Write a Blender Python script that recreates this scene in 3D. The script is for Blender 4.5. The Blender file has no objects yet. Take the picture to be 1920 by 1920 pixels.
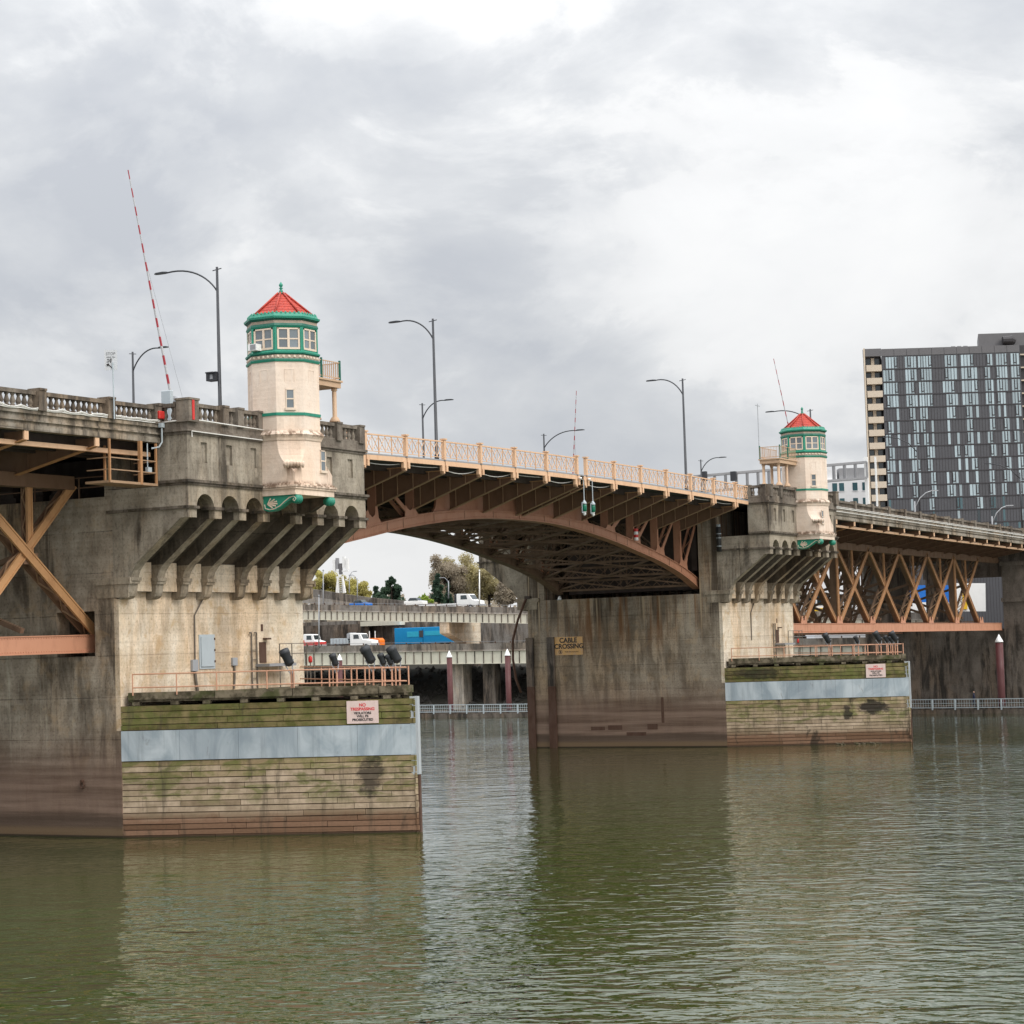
import bpy, bmesh, math, random
from mathutils import Vector, Matrix
R = math.radians
random.seed(7)
S = bpy.context.scene
COL = S.collection

# ------------------------------------------------------------------ camera
CAM = Vector((-153.8575, -78.8386, 10.5426))
YAW, PIT, ROL, FPX = 0.4907, 0.0627, 0.0314, 3952.2
FWD = Vector((math.cos(YAW) * math.cos(PIT), math.sin(YAW) * math.cos(PIT), math.sin(PIT)))
_r = Vector((math.sin(YAW), -math.cos(YAW), 0))
_u = _r.cross(FWD)
RGT = _r * math.cos(ROL) - _u * math.sin(ROL)
UPV = _r * math.sin(ROL) + _u * math.cos(ROL)
cd = bpy.data.cameras.new('camera')
cam = bpy.data.objects.new('camera', cd)
COL.objects.link(cam)
cd.sensor_fit = 'HORIZONTAL'
cd.sensor_width = 36
cd.lens = 36 * FPX / 1920
cd.clip_start = 1
cd.clip_end = 6000
m = Matrix((RGT, UPV, -FWD)).transposed().to_4x4()
m.translation = CAM
cam.matrix_world = m
S.camera = cam


def at(px, py, depth):
    """a point of the place seen in the direction (px,py) of the photo at a given distance along the view axis"""
    return CAM + depth * (FWD + RGT * ((px - 960) / FPX) + UPV * ((960 - py) / FPX))


def onX(px, py, X):
    d = FWD + RGT * ((px - 960) / FPX) + UPV * ((960 - py) / FPX)
    return CAM + d * ((X - CAM.x) / d.x)


# ------------------------------------------------------------------ world, sun, exposure
SUN_DIR = Vector((-0.22, -0.88, 0.80)).normalized()      # towards the veiled sun, south of the bridge
W = bpy.data.worlds.new('World')
S.world = W
W.use_nodes = True
wt = W.node_tree
wt.nodes.clear()


def wn(t, **k):
    n = wt.nodes.new(t)
    for a, b in k.items():
        setattr(n, a, b)
    return n


def wl(a, b):
    wt.links.new(a, b)


def wmath(op, a, b=None, clamp=False):
    n = wn('ShaderNodeMath', operation=op, use_clamp=clamp)
    for i, x in enumerate((a, b)):
        if x is None:
            continue
        if isinstance(x, (int, float)):
            n.inputs[i].default_value = x
        else:
            wl(x, n.inputs[i])
    return n.outputs[0]


tc = wn('ShaderNodeTexCoord')
nrm = wn('ShaderNodeVectorMath', operation='NORMALIZE')
wl(tc.outputs['Generated'], nrm.inputs[0])
sep = wn('ShaderNodeSeparateXYZ')
wl(nrm.outputs[0], sep.inputs[0])
zc = wmath('MAXIMUM', sep.outputs['Z'], 0.0)
# cloud masses laid out over the dome of the sky
pj = wn('ShaderNodeMapping')
pj.inputs['Scale'].default_value = (1.0, 1.0, 1.75)
wl(nrm.outputs[0], pj.inputs[0])


def wnoise(scale, detail, rough, dist=0.0, off=(0, 0, 0)):
    mp = wn('ShaderNodeMapping')
    mp.inputs['Location'].default_value = off
    wl(pj.outputs[0], mp.inputs[0])
    n = wn('ShaderNodeTexNoise')
    n.inputs['Scale'].default_value = scale
    n.inputs['Detail'].default_value = detail
    n.inputs['Roughness'].default_value = rough
    n.inputs['Distortion'].default_value = dist
    wl(mp.outputs[0], n.inputs['Vector'])
    return n.outputs['Fac']


SKY_OFF = (3.3, 8.8, 1.7)
c1 = wnoise(3.6, 9, 0.52, 0.25, SKY_OFF)
c2 = wnoise(9.5, 8, 0.58, 0.3, (4.1, 1.3, 0))
c3 = wnoise(6.5, 10, 0.6, 0.35, (1.7, 6.3, 0))
pf = wn('ShaderNodeMapRange')
pf.interpolation_type = 'SMOOTHSTEP'
wl(c3, pf.inputs[0])
pf.inputs[1].default_value = 0.49
pf.inputs[2].default_value = 0.56
mixc = wmath('ADD', wmath('MULTIPLY', c1, 0.76), wmath('MULTIPLY', c2, 0.24))
mixc = wmath('ADD', wmath('SUBTRACT', mixc, 0.014), wmath('MULTIPLY', pf.outputs[0], 0.034))
ramp = wn('ShaderNodeValToRGB')
wl(mixc, ramp.inputs[0])
e = ramp.color_ramp.elements
e[0].position = 0.36
e[0].color = (0.565, 0.59, 0.635, 1)
e[1].position = 0.66
e[1].color = (0.99, 0.99, 0.985, 1)
for p_, c_ in ((0.43, (0.665, 0.685, 0.715, 1)), (0.475, (0.77, 0.785, 0.805, 1)), (0.505, (0.87, 0.877, 0.885, 1)), (0.56, (0.93, 0.935, 0.94, 1))):
    ramp.color_ramp.elements.new(p_).color = c_
# an overcast sky grows brighter towards the zenith
grad = wmath('ADD', 1.0, wmath('MULTIPLY', wmath('POWER', zc, 1.8), 2.8))
sky = wn('ShaderNodeTexSky')
sky.sky_type = 'NISHITA'
sky.sun_disc = False
sky.sun_elevation = math.asin(SUN_DIR.z)
sky.sun_rotation = math.atan2(SUN_DIR.x, SUN_DIR.y)
sky.sun_intensity = 1.0
bg1 = wn('ShaderNodeBackground')
wl(ramp.outputs[0], bg1.inputs[0])
wl(wmath('MULTIPLY', grad, 0.76), bg1.inputs[1])
bg2 = wn('ShaderNodeBackground')
wl(sky.outputs[0], bg2.inputs[0])
bg2.inputs[1].default_value = 0.10
mx = wn('ShaderNodeMixShader')
mx.inputs[0].default_value = 0.03
wl(bg1.outputs[0], mx.inputs[1])
wl(bg2.outputs[0], mx.inputs[2])
wo = wn('ShaderNodeOutputWorld')
wl(mx.outputs[0], wo.inputs[0])

sd = bpy.data.lights.new('sun', 'SUN')
sd.energy = 1.5
sd.angle = R(25)
sd.color = (1.0, 0.955, 0.88)
sun = bpy.data.objects.new('sun', sd)
COL.objects.link(sun)
sun.rotation_euler = (-SUN_DIR).to_track_quat('-Z', 'Y').to_euler()

S.view_settings.view_transform = 'Standard'
S.view_settings.look = 'None'
S.view_settings.exposure = 0.26
S.view_settings.gamma = 1
S.view_settings.use_curve_mapping = False
S.cycles.max_bounces = 6
S.cycles.diffuse_bounces = 3
S.cycles.glossy_bounces = 3
S.cycles.use_denoising = True

# ------------------------------------------------------------------ material helpers
MAT = {}


class NT:
    def __init__(s, name):
        s.m = bpy.data.materials.new(name)
        s.m.use_nodes = True
        s.t = s.m.node_tree
        s.t.nodes.clear()
        s.out = s.n('ShaderNodeOutputMaterial')
        s.p = s.n('ShaderNodeBsdfPrincipled')
        s.t.links.new(s.p.outputs[0], s.out.inputs[0])
        MAT[name] = s.m
        g = s.n('ShaderNodeNewGeometry')
        s.pos = g.outputs['Position']

    def n(s, t, **k):
        n = s.t.nodes.new(t)
        for a, b in k.items():
            setattr(n, a, b)
        return n

    def set(s, sock, v):
        if isinstance(v, (int, float)):
            sock.default_value = v
        elif isinstance(v, tuple):
            sock.default_value = v if len(v) != 3 or sock.type == 'VECTOR' else (*v, 1)
        else:
            s.t.links.new(v, sock)

    def math(s, op, a, b=0.0, clamp=False):
        n = s.n('ShaderNodeMath', operation=op, use_clamp=clamp)
        s.set(n.inputs[0], a)
        s.set(n.inputs[1], b)
        return n.outputs[0]

    def noise(s, sc=(1, 1, 1), scale=1.0, detail=4, rough=0.55, dist=0.0, vec=None):
        mp = s.n('ShaderNodeMapping')
        s.set(mp.inputs[0], vec or s.pos)
        mp.inputs['Scale'].default_value = sc
        n = s.n('ShaderNodeTexNoise')
        s.set(n.inputs['Vector'], mp.outputs[0])
        n.inputs['Scale'].default_value = scale
        n.inputs['Detail'].default_value = detail
        n.inputs['Roughness'].default_value = rough
        n.inputs['Distortion'].default_value = dist
        return n.outputs['Fac']

    def mr(s, v, a, b, c=0.0, d=1.0, smooth=True):
        n = s.n('ShaderNodeMapRange')
        n.interpolation_type = 'SMOOTHSTEP' if smooth else 'LINEAR'
        s.set(n.inputs[0], v)
        for i, k in enumerate((a, b, c, d)):
            s.set(n.inputs[i + 1], k)
        return n.outputs[0]

    def mix(s, f, a, b, blend='MIX'):
        n = s.n('ShaderNodeMix', data_type='RGBA', blend_type=blend)
        s.set(n.inputs[0], f)
        s.set(n.inputs[6], a)
        s.set(n.inputs[7], b)
        return n.outputs[2]

    def z(s):
        n = s.n('ShaderNodeSeparateXYZ')
        s.set(n.inputs[0], s.pos)
        return n.outputs[2]

    def xyz(s):
        n = s.n('ShaderNodeSeparateXYZ')
        s.set(n.inputs[0], s.pos)
        return n.outputs

    def rnd(s):
        return s.n('ShaderNodeObjectInfo').outputs['Random']

    def done(s, col, rough=0.8, bump=None, bs=0.3, bd=0.05, metal=0.0, spec=0.5):
        s.set(s.p.inputs['Base Color'], col)
        s.set(s.p.inputs['Roughness'], rough)
        s.p.inputs['Metallic'].default_value = metal
        s.p.inputs['Specular IOR Level'].default_value = spec
        if bump is not None:
            b = s.n('ShaderNodeBump')
            b.inputs['Strength'].default_value = bs
            b.inputs['Distance'].default_value = bd
            s.set(b.inputs['Height'], bump)
            s.t.links.new(b.outputs[0], s.p.inputs['Normal'])
        return s.m


def concrete(name, base, dark, light, streak=0.75, tide=False, rust=0.0, boards=0.35, patch=0.0, moss=0.0, warm=0.5):
    t = NT(name)
    big = t.noise((1, 1, 0.55), 0.17, 5, 0.62, 0.9)
    med = t.noise((1, 1, 0.6), 0.75, 6, 0.66, 0.5)
    stk = t.noise((1.1, 1.1, 0.16), 0.9, 6, 0.66, 0.5)
    thin = t.noise((4.5, 4.5, 0.12), 1.0, 5, 0.7, 0.25)
    fin = t.noise((1, 1, 1), 6, 6, 0.72)
    brd = t.noise((0.05, 0.05, 3.4), 1.0, 3, 0.6)
    c = t.mix(t.mr(med, 0.36, 0.64), base, light)
    c = t.mix(t.math('MULTIPLY', t.mr(big, 0.42, 0.66), warm), c, t.mix(1.0, c, (1.18, 0.93, 0.68), 'MULTIPLY'))
    d = t.math('MULTIPLY', t.mr(stk, 0.42, 0.6), t.mr(big, 0.38, 0.54))
    c = t.mix(t.math('MULTIPLY', d, streak), c, dark)
    c = t.mix(t.math('MULTIPLY', t.math('MULTIPLY', t.mr(thin, 0.55, 0.72), t.mr(med, 0.45, 0.6)), 0.5 * streak), c, dark)
    c = t.mix(t.math('MULTIPLY', t.mr(brd, 0.42, 0.62), boards), c, t.mix(1.0, c, (0.68, 0.66, 0.63), 'MULTIPLY'))
    c = t.mix(t.math('MULTIPLY', t.mr(fin, 0.48, 0.70), 0.18 if name == 'tower_plaster' else 0.7), c, t.mix(1.0, c, (0.45, 0.42, 0.38), 'MULTIPLY'))
    # pale lime runs
    pl = t.noise((2.2, 2.2, 0.07), 1.0, 5, 0.7, 0.3)
    c = t.mix(t.math('MULTIPLY', t.math('MULTIPLY', t.mr(pl, 0.58, 0.72), t.mr(big, 0.55, 0.4)), 0.5 * streak), c, tuple(min(0.6, k * 1.55) for k in light))
    if patch:
        ph = t.noise((1, 1, 1), 0.8, 4, 0.6, 0.5)
        c = t.mix(t.math('MULTIPLY', t.mr(ph, 0.54, 0.68), patch), c, (0.46, 0.30, 0.15))
    z = t.z()
    zz = t.math('ADD', z, t.math('MULTIPLY', t.math('SUBTRACT', stk, 0.5), 3.0))
    if boards >= 0.25:
        pj_ = t.math('FRACT', t.math('ADD', t.math('MULTIPLY', t.math('ADD', z, t.math('MULTIPLY', t.math('SUBTRACT', med, 0.5), 0.10)), 1 / 2.45), 0.17))
        ln = t.mr(t.math('ABSOLUTE', t.math('SUBTRACT', pj_, 0.5)), 0.018, 0.006)
        c = t.mix(t.math('MULTIPLY', t.math('MULTIPLY', ln, t.mr(stk, 0.35, 0.6)), 0.7), c, dark)
    if rust:
        rs = t.noise((1.7, 1.7, 0.06), 1.0, 5, 0.65, 0.1)
        zone = t.math('MULTIPLY', t.mr(zz, 8.5, 12.5), t.mr(rs, 0.48, 0.64))
        c = t.mix(t.math('MULTIPLY', zone, rust), c, (0.17, 0.075, 0.028))
        dkz = t.noise((0.9, 0.9, 0.05), 1.0, 4, 0.6, 0.1)
        zone = t.math('MULTIPLY', t.mr(zz, 11.0, 14.0), t.mr(dkz, 0.5, 0.62))
        c = t.mix(t.math('MULTIPLY', zone, rust), c, (0.05, 0.038, 0.028))
        pale = t.noise((3.2, 3.2, 0.05), 1.0, 4, 0.6, 0.1)
        zone = t.math('MULTIPLY', t.mr(zz, 10.5, 14.0), t.mr(pale, 0.56, 0.66))
        c = t.mix(t.math('MULTIPLY', zone, rust), c, (0.42, 0.33, 0.22))
    if tide:
        hor = t.noise((0.06, 0.06, 1.6), 1.0, 5, 0.6, 0.2)
        zt = t.math('ADD', z, t.math('MULTIPLY', t.math('SUBTRACT', hor, 0.5), 2.2))
        wash = t.mix(t.mr(hor, 0.35, 0.65), (0.115, 0.07, 0.049), (0.245, 0.165, 0.125))
        c = t.mix(t.mr(zt, 7.2, 3.2, 0.0, 0.9), c, wash)
        c = t.mix(t.mr(zt, 1.7, 0.9, 0.0, 0.7), c, (0.085, 0.06, 0.044))
        c = t.mix(t.mr(z, 0.75, 0.35, 0.0, 0.85), c, (0.185, 0.125, 0.072))
        c = t.mix(t.mr(z, 0.16, 0.06, 0.0, 0.9), c, (0.03, 0.024, 0.016))
    if moss:
        mo = t.noise((1, 1, 1), 2.2, 4, 0.6)
        c = t.mix(t.math('MULTIPLY', t.mr(mo, 0.5, 0.62), moss), c, (0.045, 0.035, 0.018))
    if name == 'tower_plaster':
        gr = t.noise((1, 1, 0.5), 2.4, 5, 0.7, 0.3)
        for z0, z1 in ((23.45, 24.15), (20.3, 20.95)):
            mid = (z0 + z1) / 2
            bnd = t.mr(t.math('ABSOLUTE', t.math('SUBTRACT', z, mid)), (z1 - z0) / 2, 0.05)
            c = t.mix(t.math('MULTIPLY', t.math('MULTIPLY', bnd, t.mr(gr, 0.40, 0.58)), 0.9), c, (0.17, 0.105, 0.068))
        dr = t.noise((4, 4, 0.25), 1.0, 4, 0.7)
        o = t.xyz()
        bnd = t.math('MULTIPLY', t.mr(z, 20.7, 21.6), t.mr(z, 22.05, 21.75))
        # drip marks under the shell corbels, at the tower corners
        cor = t.mr(t.math('ABSOLUTE', t.math('SUBTRACT', o[1], -7.35)), 0.75, 0.3)
        cr2 = t.mr(t.math('ABSOLUTE', t.math('SUBTRACT', t.math('ABSOLUTE', t.math('SUBTRACT', t.math('ABSOLUTE', o[0]), 46.0)), 1.9)), 0.8, 0.3)
        c = t.mix(t.math('MULTIPLY', t.math('MULTIPLY', bnd, t.math('MULTIPLY', cor, cr2)), t.mr(dr, 0.42, 0.6, 0, 0.75)), c, (0.22, 0.13, 0.085))
    h = t.math('ADD', t.math('MULTIPLY', fin, 0.5), t.math('ADD', t.math('MULTIPLY', brd, 0.5), t.math('MULTIPLY', med, 0.6)))
    return t.done(c, t.mr(med, 0.3, 0.7, 0.82, 0.95), h, 0.6, 0.07, spec=0.25)


concrete('pier_concrete', (0.275, 0.228, 0.175), (0.068, 0.055, 0.043), (0.43, 0.37, 0.295), 0.8, tide=True, patch=0.22)
concrete('channel_concrete', (0.265, 0.22, 0.168), (0.08, 0.064, 0.048), (0.38, 0.325, 0.255), 0.6, tide=True, rust=0.8, patch=0.2)
concrete('block_concrete', (0.245, 0.21, 0.165), (0.06, 0.05, 0.04), (0.38, 0.335, 0.27), 0.95, boards=0.2, patch=0.05)
concrete('corbel_concrete', (0.27, 0.228, 0.172), (0.085, 0.07, 0.054), (0.40, 0.345, 0.27), 0.65, boards=0.2, patch=0.08)
concrete('shaded_concrete', (0.085, 0.07, 0.053), (0.03, 0.025, 0.02), (0.125, 0.103, 0.08), 0.7)  # corbel concrete copy, recess shade and grime put into its darker colour
concrete('cream_concrete', (0.64, 0.535, 0.40), (0.30, 0.225, 0.155), (0.76, 0.67, 0.55), 0.45, boards=0.35, patch=0.6)
concrete('trim_concrete', (0.115, 0.094, 0.074), (0.035, 0.03, 0.025), (0.19, 0.16, 0.13), 0.9, boards=0.1, moss=0.6)
concrete('balustrade_concrete', (0.155, 0.128, 0.104), (0.05, 0.042, 0.036), (0.23, 0.198, 0.163), 0.8, boards=0.1)
concrete('deck_concrete', (0.27, 0.24, 0.195), (0.08, 0.067, 0.053), (0.36, 0.32, 0.27), 0.9, boards=0.25, patch=0.12)
concrete('far_concrete', (0.33, 0.30, 0.27), (0.13, 0.115, 0.1), (0.42, 0.385, 0.345), 0.6, boards=0.1)
concrete('barrier_concrete', (0.19, 0.17, 0.15), (0.07, 0.06, 0.052), (0.27, 0.245, 0.22), 0.9, boards=0.1)
concrete('dark_far_concrete', (0.12, 0.10, 0.084), (0.035, 0.03, 0.026), (0.18, 0.152, 0.13), 0.95, boards=0.1)
concrete('tower_plaster', (0.75, 0.605, 0.495), (0.48, 0.36, 0.275), (0.80, 0.675, 0.57), 0.40, boards=0.10, warm=0.2)


def paint(name, c, rough=0.55, wear=0.35, wc=None, scale=1.4, metal=0.0, streak=True):
    t = NT(name)
    n = t.noise((1, 1, 0.5 if streak else 1), scale, 5, 0.65)
    f = t.noise((1, 1, 1), 9, 4, 0.7)
    wc = wc or tuple(k * 0.42 for k in c)
    col = t.mix(t.math('MULTIPLY', t.mr(n, 0.45, 0.78), wear), c, wc)
    col = t.mix(t.math('MULTIPLY', t.mr(f, 0.55, 0.8), wear * 0.6), col, tuple(k * 0.5 for k in c))
    return t.done(col, t.mr(n, 0.3, 0.7, rough * 0.85, min(1, rough * 1.2)), f, 0.15, 0.02, metal)


paint('steel_tan', (0.51, 0.272, 0.122), 0.6, 0.55, (0.23, 0.10, 0.042))
paint('steel_tan_dim', (0.40, 0.205, 0.092), 0.65, 0.55, (0.17, 0.08, 0.038))  # the same tan paint, dimmer light of the right truss in its colour
paint('steel_light', (0.68, 0.435, 0.27), 0.6, 0.35, (0.36, 0.17, 0.085))
paint('steel_rib', (0.375, 0.178, 0.105), 0.62, 0.5, (0.22, 0.09, 0.048))
paint('steel_chord', (0.53, 0.25, 0.15), 0.6, 0.4, (0.30, 0.125, 0.07))
paint('steel_brown', (0.185, 0.104, 0.060), 0.7, 0.4, (0.10, 0.058, 0.036))
paint('steel_edge', (0.34, 0.215, 0.128), 0.65, 0.35, (0.2, 0.12, 0.07))  # flange and stiffener tone, light caught by their edges painted in
paint('steel_shaded', (0.155, 0.095, 0.058), 0.8, 0.5, (0.05, 0.033, 0.023))  # bracing steel, underside shade and dirt put into its darker colour
paint('steel_dark', (0.045, 0.030, 0.022), 0.75, 0.4)  # near-black steel, under-deck shade deepened into its colour
paint('rail_salmon', (0.58, 0.31, 0.20), 0.55, 0.5, (0.30, 0.14, 0.085))
paint('gate_red', (0.32, 0.02, 0.03), 0.5, 0.3)
paint('balcony_paint', (0.52, 0.35, 0.225), 0.6, 0.3, (0.3, 0.19, 0.11))
paint('green_paint', (0.022, 0.25, 0.165), 0.42, 0.35, (0.004, 0.085, 0.058), 2.2)
paint('green_dark', (0.006, 0.12, 0.083), 0.5, 0.3, None, 2.2)
paint('cream_trim', (0.70, 0.57, 0.45), 0.55, 0.25, (0.45, 0.34, 0.25))
paint('frieze_tan', (0.40, 0.31, 0.24), 0.7, 0.4, (0.12, 0.2, 0.15), 6)
paint('galvanised', (0.50, 0.53, 0.55), 0.42, 0.3, (0.30, 0.33, 0.36), 1.2, 0.35)
paint('pale_grey', (0.42, 0.47, 0.50), 0.5, 0.25, (0.25, 0.28, 0.30))
paint('lamp_black', (0.028, 0.030, 0.036), 0.42, 0.2)
paint('lamp_white', (0.40, 0.40, 0.41), 0.5, 0.25)
paint('lamp_grey', (0.33, 0.34, 0.36), 0.45, 0.2)
paint('flood_black', (0.030, 0.032, 0.037), 0.55, 0.2)
paint('white_paint', (0.80, 0.80, 0.79), 0.45, 0.15, (0.5, 0.49, 0.47))
paint('red_paint', (0.58, 0.028, 0.022), 0.45, 0.15)
paint('orange_paint', (0.75, 0.17, 0.012), 0.45, 0.15)
paint('pipe_white', (0.74, 0.72, 0.68), 0.5, 0.25)
paint('conduit', (0.15, 0.125, 0.10), 0.6, 0.3)
paint('rust_brown', (0.085, 0.042, 0.026), 0.85, 0.4)
paint('pile_maroon', (0.085, 0.02, 0.02), 0.6, 0.35)
paint('black_rubber', (0.02, 0.02, 0.02), 0.7, 0.1)
paint('girder_cream', (0.60, 0.57, 0.47), 0.65, 0.35, (0.36, 0.32, 0.24))
paint('container_blue', (0.0, 0.30, 0.66), 0.5, 0.15)
paint('container_pale', (0.03, 0.50, 0.74), 0.5, 0.2)
paint('sign_pink', (0.66, 0.51, 0.47), 0.6, 0.35, (0.36, 0.24, 0.19), 2.5)
paint('sign_orange', (0.62, 0.36, 0.13), 0.6, 0.8, (0.46, 0.34, 0.29), 1.6)
paint('letter_black', (0.025, 0.02, 0.02), 0.6, 0.1)
paint('letter_red', (0.62, 0.035, 0.04), 0.6, 0.2)
paint('sign_grey', (0.55, 0.56, 0.58), 0.5, 0.2)
paint('soft_grey', (0.28, 0.28, 0.29), 0.6, 0.2)
paint('asphalt', (0.052, 0.050, 0.048), 0.9, 0.3)
paint('skin', (0.45, 0.27, 0.19), 0.6, 0.05)
paint('navy_cloth', (0.02, 0.025, 0.06), 0.85, 0.1)
paint('panel_dark', (0.072, 0.072, 0.080), 0.5, 0.25, None, 0.4)
paint('panel_darker', (0.035, 0.031, 0.034), 0.5, 0.2, None, 0.4)
paint('panel_grey', (0.125, 0.12, 0.125), 0.5, 0.2)
paint('balcony_tan', (0.56, 0.47, 0.37), 0.6, 0.1)
paint('house_white', (0.74, 0.74, 0.75), 0.6, 0.1)
paint('sign_blue', (0.01, 0.15, 0.55), 0.4, 0.1)
paint('sign_yellow', (0.75, 0.45, 0.02), 0.4, 0.1)


def glass(name, c, rough=0.06, var=0.5):
    t = NT(name)
    r = t.rnd()
    col = t.mix(r, c, tuple(k * (1 - var) for k in c))
    return t.done(col, rough, None, spec=0.9)


glass('glass_tower', (0.20, 0.235, 0.26))  # pane colour carries a bluish grey sky reflection
glass('glass_pale', (0.45, 0.55, 0.59), 0.1, 0.4)  # pale panes: bright sky reflection put into their colour
glass('glass_dark', (0.02, 0.035, 0.042), 0.08)
glass('glass_teal', (0.06, 0.13, 0.15), 0.08)

t = NT('lens_green')
t.done((0.0, 0.13, 0.07), 0.2)
t = NT('roof_tile')
zz = t.z()
cs = t.math('FRACT', t.math('MULTIPLY', zz, 7.0))
rn = t.noise((1, 1, 1), 5.5, 4, 0.7)
cc = t.mix(t.mr(rn, 0.35, 0.7), (0.50, 0.056, 0.03), (0.30, 0.026, 0.018))
cc = t.mix(t.mr(cs, 0.0, 0.22, 0.5, 0.0), cc, (0.16, 0.012, 0.008))
t.done(cc, 0.65, t.math('ADD', cs, rn), 0.6, 0.04)

# fender timber: weathered boards, green above, pale below, brown at the water
t = NT('timber')
oi = t.rnd()
tcn = t.n('ShaderNodeTexCoord')
z = t.z()
gr = t.noise((0.25, 1.5, 14), 1.0, 6, 0.65, 0.3, tcn.outputs['Object'])
g2 = t.noise((1, 1, 1), 1.3, 5, 0.62)
g3 = t.noise((1, 1, 2.5), 5.0, 4, 0.6)
green = t.mix(t.mr(g2, .35, .65), (0.125, 0.125, 0.038), (0.27, 0.215, 0.105))
olive = t.mix(t.mr(g2, .42, .66), (0.45, 0.345, 0.215), (0.27, 0.25, 0.105))
pale = t.mix(t.mr(g2, .3, .7), (0.55, 0.43, 0.315), (0.34, 0.26, 0.18))
brown = t.mix(g3, (0.31, 0.185, 0.12), (0.19, 0.11, 0.07))
zj = t.math('ADD', z, t.math('MULTIPLY', t.math('SUBTRACT', oi, 0.5), 1.9))
c = t.mix(t.mr(zj, 6.0, 4.6), green, olive)
c = t.mix(t.mr(zj, 4.2, 2.4), c, pale)
c = t.mix(t.mr(t.math('ADD', z, t.math('MULTIPLY', t.math('SUBTRACT', g2, 0.5), 0.9)), 1.5, 0.85), c, brown)
oj = t.math('FRACT', t.math('MULTIPLY', oi, 7.31))
c = t.mix(t.math('MULTIPLY', oj, 0.9), c, t.mix(1.0, c, (0.55, 0.52, 0.46), 'MULTIPLY'))
c = t.mix(t.mr(gr, 0.45, 0.72, 0, 0.55), c, t.mix(1.0, c, (0.42, 0.38, 0.32), 'MULTIPLY'))
dk = t.noise((0.55, 0.55, 0.35), 1.0, 4, 0.6, 0.4)
c = t.mix(t.mr(dk, 0.61, 0.7, 0, 0.8), c, (0.03, 0.026, 0.02))
mo = t.noise((0.5, 0.5, 1.2), 1.0, 5, 0.65, 0.6)
c = t.mix(t.math('MULTIPLY', t.math('MULTIPLY', t.mr(mo, 0.47, 0.63), t.mr(z, 1.3, 2.6)), 0.75), c, (0.135, 0.145, 0.045))
dt = t.noise((1.6, 1.6, 0.22), 1.0, 5, 0.7, 0.3)
c = t.mix(t.mr(dt, 0.52, 0.68, 0, 0.55), c, (0.07, 0.058, 0.04))
o3 = t.xyz()
bn = t.noise((1, 1, 1.6), 1.4, 4, 0.65)
for cy_, wy, zc_, wz, x0_, st_ in ((-13.9, 0.75, 3.3, 1.3, -46, .75), (-13.2, 1.5, 3.45, 0.75, 46, .9), (-10.9, 0.5, 3.0, 0.7, 46, .85), (-3.0, 2.6, 7.0, 0.6, 46, .7)):
    ex = t.math('POWER', t.math('DIVIDE', t.math('SUBTRACT', o3[1], cy_), wy), 2.0)
    ez = t.math('POWER', t.math('DIVIDE', t.math('SUBTRACT', o3[2], zc_), wz), 2.0)
    dd = t.math('ADD', t.math('ADD', ex, ez), t.math('MULTIPLY', t.math('SUBTRACT', bn, 0.5), 3.2))
    side = t.mr(t.math('ABSOLUTE', t.math('SUBTRACT', o3[0], x0_)), 20, 19)
    c = t.mix(t.math('MULTIPLY', t.math('MULTIPLY', t.mr(dd, 1.2, 0.3), side), st_), c, (0.022, 0.02, 0.018))
c = t.mix(t.mr(z, 0.12, 0.05, 0, 0.8), c, (0.03, 0.024, 0.016))
t.done(c, 0.88, t.math('ADD', gr, g3), 0.5, 0.03, spec=0.2)

t = NT('old_beam')
g2 = t.noise((1, 1, 1), 1.6, 5, 0.65)
c = t.mix(t.mr(g2, 0.35, 0.65), (0.055, 0.045, 0.028), (0.20, 0.165, 0.115))
g3 = t.noise((1, 1, 1), 0.7, 3, 0.6)
c = t.mix(t.mr(g3, 0.5, 0.62, 0, 0.7), c, (0.055, 0.065, 0.02))
t.done(c, 0.9, g2, 0.5, 0.05, spec=0.2)

t = NT('steel_band')
oi = t.rnd()
sm = t.noise((1, 1, 0.55), 0.55, 5, 0.6, 0.8)
st = t.noise((3.0, 3.0, 0.12), 1.0, 5, 0.65)
c = t.mix(t.mr(sm, 0.3, 0.72), (0.27, 0.325, 0.365), (0.52, 0.57, 0.60))
rsn = t.noise((1.2, 1.2, 0.5), 1.0, 5, 0.7, 0.5)
c = t.mix(t.mr(rsn, 0.6, 0.72, 0, 0.6), c, (0.17, 0.13, 0.10))
c = t.mix(t.mr(st, 0.52, 0.72, 0, 0.5), c, (0.20, 0.23, 0.25))
c = t.mix(t.math('MULTIPLY', oi, 0.25), c, (0.24, 0.27, 0.30))
t.done(c, t.mr(sm, 0.3, 0.7, 0.38, 0.55), sm, 0.1, 0.02, 0.25)

# river
t = NT('river_water')
rot = t.n('ShaderNodeMapping')
t.set(rot.inputs[0], t.pos)
rot.inputs['Rotation'].default_value = (0, 0, R(-22))
w0 = t.noise((0.5, 0.3, 1), 0.35, 3, 0.5, 0.4, rot.outputs[0])
w1 = t.math('ABSOLUTE', t.math('SUBTRACT', t.math('MULTIPLY', t.noise((1.0, 0.55, 1), 0.72, 2, 0.5, 0.5, rot.outputs[0]), 2.0), 1.0))
w2 = t.noise((1.0, 0.6, 1), 2.4, 2, 0.5, 0.4, rot.outputs[0])
w3 = t.noise((1, 1, 1), 0.022, 3, 0.55, 0.5)
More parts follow.
